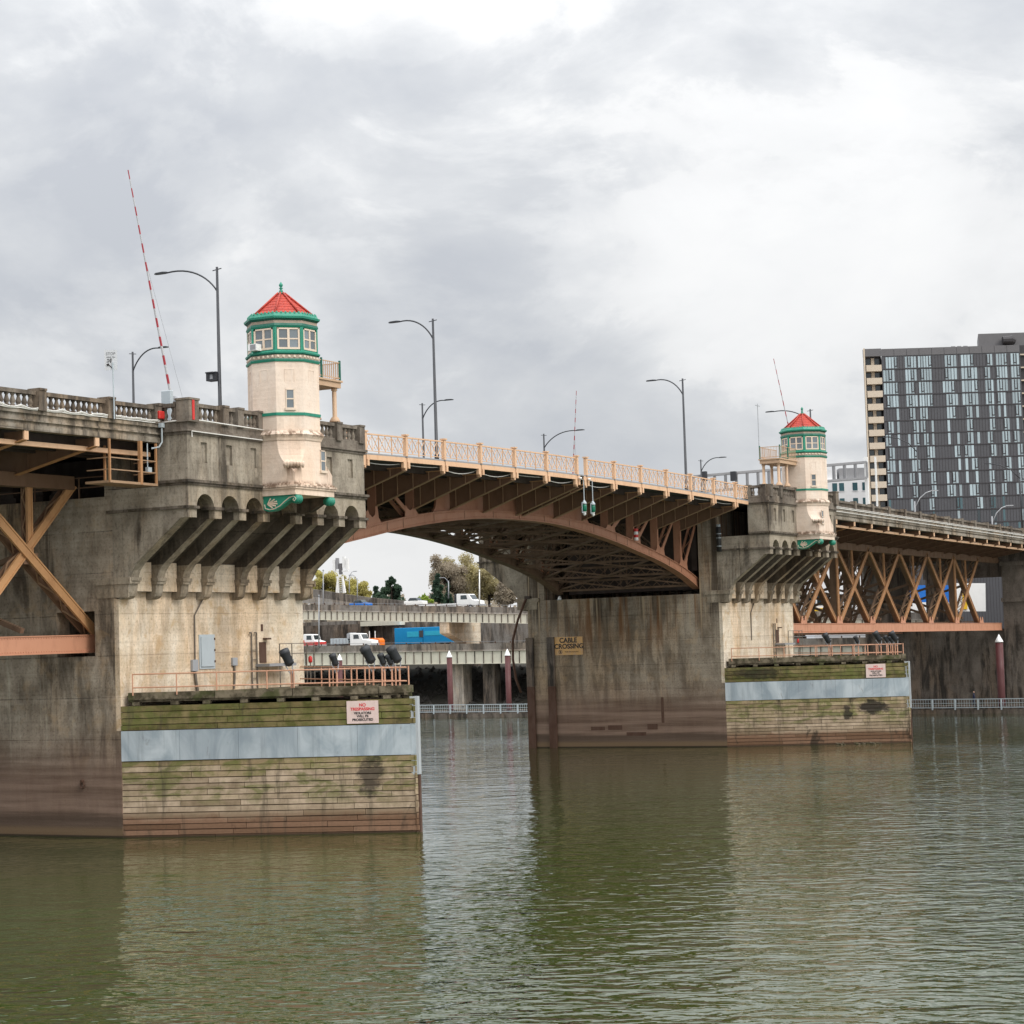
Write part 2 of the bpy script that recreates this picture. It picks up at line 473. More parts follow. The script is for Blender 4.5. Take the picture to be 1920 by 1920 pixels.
# the river lies calmer in the lee of the piers and ruffles towards the open reach
amp = t.math('MULTIPLY', t.mr(w3, 0.36, 0.64, 0.7, 1.25), t.mr(t.xyz()[1], -2, -52, 0.36, 1.3))
h = t.math('SUBTRACT', t.math('MULTIPLY', w2, 0.14), t.math('MULTIPLY', w1, 0.34))
h = t.math('ADD', h, t.math('MULTIPLY', t.noise((1.0, 0.7, 1), 0.7, 2, 0.5, 0.4, rot.outputs[0]), 0.6))
h = t.math('ADD', t.math('MULTIPLY', h, amp), t.math('MULTIPLY', w0, 0.5))
col = t.mix(t.mr(w3, 0.3, 0.7), (0.035, 0.051, 0.0085), (0.029, 0.046, 0.0105))
t.done(col, 0.5, h, 1.0, 0.21)
bmp = t.p.inputs['Normal'].links[0].from_socket
t.p.inputs['Specular IOR Level'].default_value = 0.0
gl = t.n('ShaderNodeBsdfGlossy')
gl.inputs['Roughness'].default_value = 0.02
gl.inputs['Color'].default_value = (0.97, 0.98, 1.0, 1)
t.t.links.new(bmp, gl.inputs['Normal'])
fr = t.n('ShaderNodeFresnel')
fr.inputs['IOR'].default_value = 1.33
t.t.links.new(bmp, fr.inputs['Normal'])
ms = t.n('ShaderNodeMixShader')
t.set(ms.inputs[0], t.math('MULTIPLY', fr.outputs[0], 1.12, True))
t.t.links.new(t.p.outputs[0], ms.inputs[1])
t.t.links.new(gl.outputs[0], ms.inputs[2])
t.t.links.new(ms.outputs[0], t.out.inputs[0])

t = NT('riprap_rock')
oi = t.noise((1, 1, 1), 1.6, 5, 0.7)
t.done(t.mix(oi, (0.018, 0.016, 0.014), (0.075, 0.066, 0.056)), 0.95, oi, 0.6, 0.1)  # near-black rock, shadow under the viaduct put into its colour
t = NT('bank_earth')
oi = t.noise((1, 1, 1), 0.5, 5, 0.7)
t.done(t.mix(oi, (0.025, 0.022, 0.016), (0.065, 0.058, 0.042)), 0.95)  # earth colour lowered too for the shadow under the viaduct


def leafmat(name, a, b):
    t = NT(name)
    n = t.noise((1, 1, 1), 0.35, 4, 0.6)
    c = t.mix(t.mr(n, 0.35, 0.65), a, b)
    t.done(c, 0.8, spec=0.2)
    tr = t.n('ShaderNodeBsdfTranslucent')
    t.set(tr.inputs[0], c)
    ms = t.n('ShaderNodeMixShader')
    ms.inputs[0].default_value = 0.45
    t.t.links.new(t.p.outputs[0], ms.inputs[1])
    t.t.links.new(tr.outputs[0], ms.inputs[2])
    t.t.links.new(ms.outputs[0], t.out.inputs[0])


leafmat('leaf_yellow', (0.52, 0.47, 0.15), (0.42, 0.37, 0.14))
leafmat('leaf_dark', (0.085, 0.14, 0.085), (0.06, 0.10, 0.07))
leafmat('leaf_brown', (0.40, 0.34, 0.255), (0.33, 0.28, 0.215))
leafmat('leaf_ochre', (0.46, 0.40, 0.20), (0.38, 0.33, 0.195))
leafmat('leaf_green', (0.32, 0.42, 0.07), (0.22, 0.3, 0.06))
leafmat('bark', (0.07, 0.055, 0.045), (0.05, 0.04, 0.03))

# ------------------------------------------------------------------ mesh helpers


class MB:
    def __init__(s, fn=None):
        s.v, s.f, s.fn = [], [], fn

    def add(s, vs, fs):
        b = len(s.v)
        s.v += [tuple(p) for p in vs]
        s.f += [tuple(b + i for i in f) for f in fs]
        return s

    def box(s, x0, x1, y0, y1, z0, z1):
        return s.add([(x0, y0, z0), (x1, y0, z0), (x1, y1, z0), (x0, y1, z0), (x0, y0, z1), (x1, y0, z1), (x1, y1, z1), (x0, y1, z1)],
                     [(0, 3, 2, 1), (4, 5, 6, 7), (0, 1, 5, 4), (1, 2, 6, 5), (2, 3, 7, 6), (3, 0, 4, 7)])

    def bar(s, p, q, w, h=None, up=(0, 0, 1)):
        p, q, up = Vector(p), Vector(q), Vector(up)
        h = h or w
        d = (q - p).normalized()
        a = d.cross(up)
        if a.length < 1e-4:
            a = d.cross(Vector((1, 0, 0)))
        a.normalize()
        b = a.cross(d).normalized()
        vs = []
        for c in (p, q):
            for i, j in ((-1, -1), (1, -1), (1, 1), (-1, 1)):
                vs.append(c + a * (i * w / 2) + b * (j * h / 2))
        return s.add(vs, [(0, 3, 2, 1), (4, 5, 6, 7), (0, 1, 5, 4), (1, 2, 6, 5), (2, 3, 7, 6), (3, 0, 4, 7)])

    def tube(s, pts, r, n=6):
        pts = [Vector(p) for p in pts]
        rs = r if isinstance(r, (list, tuple)) else [r] * len(pts)
        vs, fs = [], []
        a = None
        for i, p in enumerate(pts):
            d = (pts[min(i + 1, len(pts) - 1)] - pts[max(i - 1, 0)]).normalized()
            if a is None:
                a = d.cross(Vector((0.13, 0.31, 1)))
                if a.length < 0.05:
                    a = d.cross(Vector((1, 0.2, 0)))
            a = (a - d * a.dot(d)).normalized()
            b = d.cross(a)
            for k in range(n):
                g = 2 * math.pi * k / n
                vs.append(p + (a * math.cos(g) + b * math.sin(g)) * rs[i])
        for i in range(len(pts) - 1):
            for k in range(n):
                k2 = (k + 1) % n
                fs.append((i * n + k, i * n + k2, (i + 1) * n + k2, (i + 1) * n + k))
        fs.append(tuple(range(n - 1, -1, -1)))
        fs.append(tuple((len(pts) - 1) * n + k for k in range(n)))
        return s.add(vs, fs)

    def prism(s, poly, f0, f1):
        """poly: 2D points; f0,f1 map (u,v) to 3D for both ends"""
        n = len(poly)
        vs = [f0(*p) for p in poly] + [f1(*p) for p in poly]
        fs = [tuple(range(n)), tuple(range(2 * n - 1, n - 1, -1))]
        fs += [(i, (i + 1) % n, n + (i + 1) % n, n + i) for i in range(n)]
        return s.add(vs, fs)

    def yz(s, poly, x0, x1):
        return s.prism(poly, lambda y, z: (x0, y, z), lambda y, z: (x1, y, z))

    def xz(s, poly, y0, y1):
        return s.prism(poly, lambda x, z: (x, y0, z), lambda x, z: (x, y1, z))

    def xy(s, poly, z0, z1):
        return s.prism(poly, lambda x, y: (x, y, z0), lambda x, y: (x, y, z1))

    def lathe(s, prof, c=(0, 0, 0), n=10, rot=0.0):
        vs, fs = [], []
        for r, z in prof:
            for k in range(n):
                g = 2 * math.pi * k / n + rot
                vs.append((c[0] + r * math.cos(g), c[1] + r * math.sin(g), c[2] + z))
        for i in range(len(prof) - 1):
            for k in range(n):
                k2 = (k + 1) % n
                fs.append((i * n + k, i * n + k2, (i + 1) * n + k2, (i + 1) * n + k))
        fs.append(tuple(range(n - 1, -1, -1)))
        fs.append(tuple((len(prof) - 1) * n + k for k in range(n)))
        return s.add(vs, fs)

    def loft(s, rings, cap=True):
        n = len(rings[0])
        vs = [p for r in rings for p in r]
        fs = []
        for i in range(len(rings) - 1):
            for k in range(n):
                k2 = (k + 1) % n
                fs.append((i * n + k, i * n + k2, (i + 1) * n + k2, (i + 1) * n + k))
        if cap:
            fs.append(tuple(range(n - 1, -1, -1)))
            fs.append(tuple((len(rings) - 1) * n + k for k in range(n)))
        return s.add(vs, fs)

    def lattice(s, p, q, off, n, w=0.1, chord=0.14):
        """two parallel chords p..q and p+off..q+off with crossing lacing bars"""
        p, q, off = Vector(p), Vector(q), Vector(off)
        s.bar(p, q, chord)
        s.bar(p + off, q + off, chord)
        for i in range(n):
            a, b = p.lerp(q, i / n), p.lerp(q, (i + 1) / n)
            s.bar(a, b + off, w, 0.05, off)
            s.bar(a + off, b, w, 0.05, off)
        return s

    def zig(s, p, q, off, n, w=0.08):
        p, q, off = Vector(p), Vector(q), Vector(off)
        for i in range(n):
            a, b = p.lerp(q, i / n), p.lerp(q, (i + 1) / n)
            if i % 2:
                s.bar(a, b + off, w, 0.04, off)
            else:
                s.bar(a + off, b, w, 0.04, off)
        return s

    def mesh(s, name, smooth=False):
        me = bpy.data.meshes.new(name)
        v = [s.fn(p) for p in s.v] if s.fn else s.v
        me.from_pydata([tuple(p) for p in v], [], s.f)
        bm = bmesh.new()
        bm.from_mesh(me)
        bmesh.ops.recalc_face_normals(bm, faces=bm.faces)
        bm.to_mesh(me)
        bm.free()
        if smooth:
            for p in me.polygons:
                p.use_smooth = True
        return me

    def build(s, name, mat, parent=None, smooth=False, bevel=0.0):
        me = s.mesh(name, smooth)
        me.materials.append(MAT[mat])
        o = link(name, me, parent)
        if bevel:
            b = o.modifiers.new('bevel', 'BEVEL')
            b.width = bevel
            b.segments = 1
            b.limit_method = 'ANGLE'
        return o


def link(name, data, parent=None):
    o = bpy.data.objects.new(name, data)
    COL.objects.link(o)
    if parent is not None:
        o.parent = parent
        o.matrix_parent_inverse = pinv(parent)
    return o


def pinv(p):
    return p.matrix_basis.inverted()


def copy_tree(o, parent=None):
    c = o.copy()
    COL.objects.link(c)
    if parent is not None:
        c.parent = parent
    for ch in [k for k in ALLOBJ() if k.parent == o]:
        copy_tree(ch, c)
    return c


def ALLOBJ():
    return list(COL.objects)


def tag(o, label, cat, group=None, kind=None):
    o['label'] = label
    o['category'] = cat
    if group:
        o['group'] = group
    if kind:
        o['kind'] = kind
    return o


def thing(name, label, cat, loc=(0, 0, 0), group=None):
    o = link(name, None)
    o.location = loc
    return tag(o, label, cat, group)


def struct(o, kind='structure'):
    o['kind'] = kind
    return o


def inst(name, me, M, parent=None):
    """one more object on shared mesh data; M is its place in the world"""
    o = link(name, me, parent)
    o.matrix_basis = M
    return o


def lerp(a, b, t):
    return a + (b - a) * t


def interp(tab, x):
    if x <= tab[0][0]:
        return tab[0][1]
    for (a, b), (c, d) in zip(tab, tab[1:]):
        if x <= c:
            return b + (d - b) * (x - a) / (c - a)
    return tab[-1][1]


def frame(o, xa, za):
    """matrix with local x along xa, local z along za, local y the outward normal's opposite"""
    xa, za = Vector(xa).normalized(), Vector(za).normalized()
    ya = za.cross(xa)
    m = Matrix((xa, ya, za)).transposed().to_4x4()
    m.translation = Vector(o)
    return m


def text(body, size, origin, xa, za, mat, parent, name='lettering', bold=0.0, sx=1.0):
    c = bpy.data.curves.new(name, 'FONT')
    c.body = body
    c.size = size
    c.align_x = 'CENTER'
    c.align_y = 'CENTER'
    c.extrude = 0.004
    c.offset = bold
    c.materials.append(MAT[mat])
    tmp = bpy.data.objects.new('tmp', c)
    COL.objects.link(tmp)
    dg = bpy.context.evaluated_depsgraph_get()
    me = bpy.data.meshes.new_from_object(tmp.evaluated_get(dg))
    COL.objects.unlink(tmp)
    bpy.data.objects.remove(tmp)
    if not me.materials:
        me.materials.append(MAT[mat])
    o = link(name, me, parent)
    xa, za = Vector(xa).normalized(), Vector(za).normalized()
    m = Matrix((xa * sx, za, xa.cross(za))).transposed().to_4x4()
    m.translation = Vector(origin)
    o.matrix_basis = m
    return o


def octa(cx, cy, ap, z, n=8):
    r = ap / math.cos(math.pi / 8)
    return [(cx + r * math.cos(math.pi / 8 + k * math.pi / 4), cy + r * math.sin(math.pi / 8 + k * math.pi / 4), z) for k in range(8)]

# ------------------------------------------------------------------ the setting: river, banks
mb = MB()
nx = 1
mb.add([(-900, -700, 0), (1500, -700, 0), (1500, 900, 0), (-900, 900, 0)], [(0, 1, 2, 3)])
struct(mb.build('river_water', 'river_water'))
mb = MB()
mb.add([(-900, -700, -5), (1500, -700, -5), (1500, 900, -5), (-900, 900, -5)], [(0, 1, 2, 3)])
struct(mb.build('river_bed', 'bank_earth'))
# east bank: a slope and the ground behind it
mb = MB()
rows = [(160, -2.5), (168, 0.3), (178, 3.0), (188, 6.4), (196, 7.4), (1500, 7.6)]
ys = [-700, -200, -60, -20, 20, 60, 100, 140, 180, 300, 900]
vs, fs = [], []
for X, z in rows:
    for Y in ys:
        vs.append((X, Y, z))
n = len(ys)
for i in range(len(rows) - 1):
    for k in range(n - 1):
        fs.append((i * n + k, (i + 1) * n + k, (i + 1) * n + k + 1, i * n + k + 1))
mb.add(vs, fs)
struct(mb.build('east_bank', 'bank_earth'))
# loose rock on the slope
mb = MB()
rr = random.Random(3)
for i in range(2600):
    X = rr.uniform(165, 189)
    Y = rr.uniform(-30, 175)
    z = interp(rows, X)
    s_ = rr.uniform(0.25, 0.75)
    vs = []
    for dx, dy, dz in ((1, 0, 0), (-1, 0, 0), (0, 1, 0), (0, -1, 0), (0, 0, 1), (0, 0, -1)):
        j = rr.uniform(0.55, 1.25)
        vs.append((X + dx * s_ * j + rr.uniform(-.1, .1), Y + dy * s_ * j + rr.uniform(-.1, .1), z + dz * s_ * j * 0.8 + 0.05))
    mb.add(vs, [(0, 2, 4), (2, 1, 4), (1, 3, 4), (3, 0, 4), (2, 0, 5), (1, 2, 5), (3, 1, 5), (0, 3, 5)])
o = mb.build('riprap', 'riprap_rock')
tag(o, 'grey broken rock covering the far river bank', 'riprap', kind='stuff')

# ------------------------------------------------------------------ bridge levels
RY = 2.6          # outer face of the near trusses and ribs
FY = 18.4         # outer (far) rib line
SY = -3.2         # south deck edge
NY = 24.9         # north deck edge


def zdeck(x):
    x = abs(x)
    if x <= 36.4:
        return 24.16 - 0.00033 * x * x
    return 23.98 - 0.0078 * max(0, x - 56)


LOWER = [(0, 20.80), (6, 20.72), (11.5, 20.3), (16.4, 19.75), (20.4, 19.2), (22, 18.9), (28, 17.95), (33.4, 16.74), (37, 15.5), (38.5, 14.9)]
UPPER = [(0, 21.45), (6, 21.4), (12, 21.1), (16, 20.68), (18.5, 20.32), (21.2, 19.93), (24, 19.4), (29.1, 18.5), (34.3, 17.3), (37, 16.4), (38.5, 15.8)]


def smooth(tab):
    """quadratic-ish smoothing of a symmetric table by local averaging"""
    def f(x):
        x = abs(x)
        return sum(interp(tab, abs(x + d)) * w for d, w in ((-2, .15), (-1, .22), (0, .26), (1, .22), (2, .15)))
    return f


zlow, zup = smooth(LOWER), smooth(UPPER)

# ------------------------------------------------------------------ shared baluster mesh
BAL = MB().lathe([(0.15, 0), (0.15, 0.07), (0.09, 0.10), (0.145, 0.20), (0.155, 0.29), (0.10, 0.46), (0.075, 0.56), (0.12, 0.62), (0.13, 0.70)], n=8).mesh('baluster', True)
BAL.materials.append(MAT['balustrade_concrete'])
UNIT = MB().box(-.5, .5, -.5, .5, -.5, .5)


def unit_box(mat, bevel=0.0):
    me = UNIT.mesh('block')
    me.materials.append(MAT[mat])
    return me


def place_box(name, me, c, xa, sx, sy, sz, parent):
    xa = Vector(xa).normalized()
    ya = Vector((-xa.y, xa.x, 0))
    M = Matrix((xa * sx, ya * sy, Vector((0, 0, sz)))).transposed().to_4x4()
    M.translation = Vector(c)
    return inst(name, me, M, parent)


def balustrade(par, p, q, zb, zt, posts, bal_n, postw=0.72, rail=True):
    """p,q ends (x,y); posts: fractions along; balusters between posts"""
    p, q = Vector((*p, 0)), Vector((*q, 0))
    L = (q - p).length
    d = (q - p) / L
    fz = (lambda s: lerp(zb[0], zb[1], s / L)) if isinstance(zb, tuple) else (lambda s: zb)
    ft = (lambda s: lerp(zt[0], zt[1], s / L)) if isinstance(zt, tuple) else (lambda s: zt)
    for s, w, h in posts:
        c = p + d * s
        mb = MB()
        a = Vector((-d.y, d.x, 0))
        z0, z1 = fz(s), ft(s) + h

        def blk(ww, za, zb_):
            mb.bar(c + Vector((0, 0, za)), c + Vector((0, 0, zb_)), ww, 0.62 if ww < 0.9 else ww, d)
        blk(w, z0 - 0.02, z1 - 0.12)
        blk(w + 0.1, z1 - 0.12, z1)
        mb.build('post', 'balustrade_concrete', par)
    edges = [s for s, w, h in posts]
    for (s0, w0, _), (s1, w1, _) in zip(posts, posts[1:]):
        a, b = s0 + w0 / 2, s1 - w1 / 2
        if b - a < 0.3:
            continue
        A, B = p + d * a, p + d * b
        mb = MB()
        mb.bar(A + Vector((0, 0, ft(a) - 0.13)), B + Vector((0, 0, ft(b) - 0.13)), 0.42, 0.22)
        mb.build('top_rail', 'balustrade_concrete', par)
        mb = MB()
        mb.bar(A + Vector((0, 0, fz(a) + 0.06)), B + Vector((0, 0, fz(b) + 0.06)), 0.44, 0.14)
        mb.build('base_rail', 'balustrade_concrete', par)
        nb = max(1, int(round((b - a) / bal_n)))
        for i in range(nb):
            s = a + (b - a) * (i + 0.5) / nb
            c = p + d * s
            hh = ft(s) - 0.24 - fz(s) - 0.13
            M = Matrix.Translation((c.x, c.y, fz(s) + 0.13)) @ Matrix.Diagonal((1, 1, hh / 0.70, 1))
            inst('baluster', BAL, M, par)


# ------------------------------------------------------------------ piers
A, B, CB = 9.64, 9.56, 5.16
PL = 21.7      # pier length along the river
FINS = [-9.145, -6.70, -4.23, -1.76, 1.76, 4.23, 6.70, 9.145]


def make_pier(cx, m, label, body_mat):
    """m=+1: channel towards +x (left pier); m=-1: right pier"""
    fn = lambda p: (cx + m * p[0], p[1], p[2])
    root = thing('bridge_pier', label, 'bridge pier', (cx, 10.85, 0))

    def mk():
        return MB(fn)

    # lower body with the bearing pockets left open on the shore side
    mb = mk()
    mb.box(-7.0, A, 0.35, PL - .35, -4, 14.9)
    yy = [0.35, 1.8, 4.7, 16.3, 19.2, PL - .35]
    for i in range(5):
        if i in (1, 3):
            mb.box(-A, -7.0, yy[i], yy[i + 1], -4, 10.62)
            mb.box(-A, -7.0, yy[i], yy[i + 1], 13.28, 20.0)
        else:
            mb.box(-A, -7.0, yy[i], yy[i + 1], -4, 20.0)
    mb.build('body', body_mat, root)
    # upper walls round the machinery pit; the channel side is open between the end blocks
    mb = mk()
    mb.box(-6.9, A, 0.35, 2.3, 14.91, 23.1)
    mb.box(-6.9, A, 19.4, PL - .35, 14.91, 23.1)
    mb.box(-3.0, -2.4, 2.3, 19.4, 14.91, 23.0)
    mb.box(-A, -7.0, 0.35, 0.9, 20.01, 23.0)
    mb.build('upper_wall', body_mat, root)
    # near-black sheet added to keep the machinery room opening under the deck in shade
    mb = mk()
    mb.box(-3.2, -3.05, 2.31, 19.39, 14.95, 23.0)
    mb.build('room_shade_sheet', 'steel_dark', root)
    for y_, r_ in ((4.2, .8), (6.5, .6), (8.6, 1.0)):
        mb = mk()
        mb.tube([(-8.2, y_, 20.75), (-8.2, y_ + 1.4, 20.75)], r_ * .7, 10)
        mb.box(-8.8, -7.4, y_ - .2, y_ + 1.6, 20.01, 20.4)
        mb.build('machinery', 'steel_dark', root)
    mb = mk()
    for Y in (3, 6.4, 9.8, 13.2):
        mb.bar((-9.4, Y, 20.0), (-9.4, Y, 21.3), 0.07)
    for z in (20.65, 21.25):
        mb.bar((-9.4, 0.9, z), (-9.4, 20, z), 0.06)
    mb.build('guard_rail', 'steel_brown', root)
    # roadway slab over the pier
    mb = mk()
    mb.box(-A + .05, A - .05, -3.0, 24.7, 23.31, 23.95)
    mb.build('deck_slab', 'asphalt', root)
    # cream end wall above the fender
    mb = mk()
    mb.box(-A, A, 0, 0.34, 6.2, 14.36)
    mb.build('end_wall', 'cream_concrete', root)
    mb = mk()
    mb.box(-A - 0.02, A, 0, 0.34, -4, 6.19)
    mb.build('end_base', body_mat, root)
    for ys in (1, -1):       # south end and its twin at the north end
        fy = (lambda y: y) if ys == 1 else (lambda y: PL - y)
        # corbelled soffit
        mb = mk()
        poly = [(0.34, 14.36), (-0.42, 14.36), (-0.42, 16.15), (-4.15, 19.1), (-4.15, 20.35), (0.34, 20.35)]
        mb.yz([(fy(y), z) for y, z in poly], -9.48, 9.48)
        mb.build('soffit', 'shaded_concrete', root)
        # cream panels at the foot of the soffit, between the buttresses
        for a0, a1 in zip(FINS, FINS[1:]):
            mb = mk()
            y0, y1 = sorted((fy(-0.46), fy(-0.415)))
            mb.box(a0 + 0.38, a1 - 0.38, y0, y1, 14.37, 16.1)
            mb.build('panel', 'cream_concrete', root)
        # buttresses
        for i, a0 in enumerate(FINS):
            w = 0.35
            # raking rib: weathered edge, cheek colour darkened for shade and grime
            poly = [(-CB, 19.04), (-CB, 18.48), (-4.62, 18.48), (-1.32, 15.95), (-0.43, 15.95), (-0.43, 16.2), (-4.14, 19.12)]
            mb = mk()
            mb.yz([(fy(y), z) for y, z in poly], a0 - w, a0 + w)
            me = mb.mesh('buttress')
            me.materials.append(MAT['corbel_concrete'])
            me.materials.append(MAT['shaded_concrete'])
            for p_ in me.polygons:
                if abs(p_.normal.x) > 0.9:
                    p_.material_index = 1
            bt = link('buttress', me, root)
            # lighter front block and the curled foot
            mb = mk()
            y0, y1 = sorted((fy(-CB - 0.006), fy(-4.75)))
            mb.box(a0 - w - 0.006, a0 + w + 0.006, y0, y1, 18.47, 18.98)
            mb.build('front_block', 'corbel_concrete', bt)
            mb = mk()
            poly = [(-1.315, 15.945), (-1.02, 15.6), (-0.86, 15.2), (-0.80, 14.85), (-0.70, 14.25), (-0.62, 14.08), (-0.45, 13.95), (-0.2, 13.9), (0.0, 13.9), (0.0, 14.3), (-0.3, 14.5), (-0.43, 15.945)]
            mb.yz([(fy(y), z) for y, z in poly], a0 - w, a0 + w)
            mb.build('foot', 'corbel_concrete', bt)
            mb = mk()
            y0, y1 = sorted((fy(-0.99), fy(-0.1)))
            mb.box(a0 - w - 0.11, a0 + w + 0.11, y0, y1, 14.97, 15.17)
            y0, y1 = sorted((fy(-0.91), fy(-0.1)))
            mb.box(a0 - w - 0.06, a0 + w + 0.06, y0, y1, 14.80, 14.97)
            mb.build('capital', 'corbel_concrete', bt)
            mb = mk()
            y0, y1 = sorted((fy(-CB - 0.12), fy(-4.3)))
            mb.box(a0 - w - 0.14, a0 + w + 0.14, y0, y1, 18.98, 19.14)
            mb.build('impost', 'trim_concrete', bt)
        # arcade wall over the buttresses
        mb = mk()
        pts = [(-B, 20.36), (-B, 19.05)]
        for a0, a1 in zip(FINS, FINS[1:]):
            l, r = a0 + 0.36, a1 - 0.36
            hw = (r - l) / 2
            rise = 0.83
            pts.append((l, 19.05))
            for k in range(1, 10):
                g = math.pi * k / 10
                pts.append(((l + r) / 2 - hw * math.cos(g), 19.05 + rise * math.sin(g)))
            pts.append((r, 19.05))
        pts += [(B, 19.05), (B, 20.36)]
        y0, y1 = sorted((fy(-CB), fy(-4.16)))
        mb.prism(pts, lambda u, v: (u, y0, v), lambda u, v: (u, y1, v))
        mb.build('arcade', 'corbel_concrete', root)
        # side cheeks of the corbel, flush with the pier sides
        for sgn in (-1, 1):
            mb = mk()
            poly = [(0.35, 20.35), (0.35, 14.0), (-0.02, 13.9), (-0.45, 13.95), (-0.78, 14.3), (-0.80, 15.2), (-1.3, 15.95), (-4.62, 18.46), (-CB + 0.01, 18.46), (-CB + 0.01, 20.35)]
            a0, a1 = (9.5, A) if sgn > 0 else (-A, -9.5)
            mb.yz([(fy(y), z) for y, z in poly], a0, a1)
            mb.build('side_cheek', 'block_concrete', root)
            mb = mk()
            s0, s1 = (A, A + 0.16) if sgn > 0 else (-A - 0.16, -A)
            y0, y1 = sorted((fy(-CB - 0.12), fy(0.7)))
            mb.box(s0, s1, y0, y1, 18.98, 19.14)
            mb.build('side_impost', 'trim_concrete', root)
            mb = mk()
            y0, y1 = sorted((fy(-0.99), fy(1.7)))
            mb.box(s0, s1, y0, y1, 14.78, 15.17)
            y0, y1 = sorted((fy(-0.8), fy(1.5)))
            mb.box(s0 + (0 if sgn > 0 else 0.08), s1 - (0.08 if sgn > 0 else 0), y0, y1, 14.0, 14.78)
            mb.build('side_capital', 'corbel_concrete', root)
        # string course
        mb = mk()
        for k, (o, z0, z1) in enumerate(((0.20, 20.50, 20.66), (0.10, 20.36, 20.50))):
            y0, y1 = sorted((fy(-CB - o), fy(-3.1)))
            mb.box(-A - o, A + o, y0, y1, z0, z1)
        mb.build('string_course', 'trim_concrete', root)
        # parapet block with sunk panels
        pan = [-7.95, -5.45, -2.95, 2.95, 5.45, 7.9]
        mb = mk()
        xs = sorted([-B, B] + [p - 0.3 for p in pan] + [p + 0.3 for p in pan])
        y0, y1 = sorted((fy(-CB), fy(-CB + 0.15)))
        yb0, yb1 = sorted((fy(-CB + 0.15), fy(-3.0)))
        mb.box(-B, B, yb0, yb1, 20.66, 23.3)
        for a0, a1 in zip(xs, xs[1:]):
            mid = (a0 + a1) / 2
            if any(abs(mid - p) < 0.1 for p in pan):
                mb.box(a0, a1, y0, y1, 20.66, 21.70)
                mb.box(a0, a1, y0, y1, 22.90, 23.3)
            else:
                mb.box(a0, a1, y0, y1, 20.66, 23.3)
        mb.build('parapet_block', 'block_concrete', root)
        mb = mk()
        for o, z0, z1 in ((0.08, 23.3, 23.46), (0.20, 23.46, 23.62), (0.10, 23.62, 24.02)):
            y0, y1 = sorted((fy(-CB - o), fy(-3.1 if ys == 1 else -3.0)))
            mb.box(-B - o, B + o, y0, y1, z0, z1)
        mb.build('cornice', 'balustrade_concrete', root)
    return root


left_pier = make_pier(-46, 1, 'stained concrete pier nearest the camera, its corbelled end carrying the larger tower', 'pier_concrete')
right_pier = make_pier(46, -1, 'stained concrete pier in midstream bearing the yellow cable sign', 'channel_concrete')


def pier_parapet(cx, m, label):
    root = thing('pier_balustrade', label, 'balustrade', (cx, -CB, 24.0))
    X = lambda a: cx + m * a
    # shore end return, front run in two halves either side of the tower, channel end return
    def P(s, w=0.72, h=0.06):
        return (s, w, h)
    y = -CB + 0.12
    balustrade(root, (X(-B + 0.1), y), (X(-1.9), y), 24.02, 25.16, [P(0.15, 0.95, 0.22), P(3.45), P(4.98), P(7.25, 0.5)], 0.46)
    balustrade(root, (X(1.9), y), (X(B - 0.1), y), 24.02, 25.16, [P(0.2, 0.5), P(4.5), P(7.2)], 0.46)
    balustrade(root, (X(-B + 0.1), y + 0.45), (X(-B + 0.1), -3.15), 24.02, 25.16, [P(0.0, 0.3), P(1.55, 0.5)], 0.46)
    balustrade(root, (X(B - 0.1), y + 0.4), (X(B - 0.1), -3.15), 24.02, 25.16, [P(0.0, 0.3), P(1.55, 0.5)], 0.46)
    return root


pier_parapet(-46, 1, 'dark weathered concrete balustrade on top of the nearest pier around its tower')
pier_parapet(46, -1, 'small dark concrete balustrade on top of the farther midstream pier')

# ------------------------------------------------------------------ timber fenders
PA, PB = -3.58, 16.55
TIMB = unit_box('timber')
BAND = unit_box('steel_band')
BEAM = unit_box('old_beam')


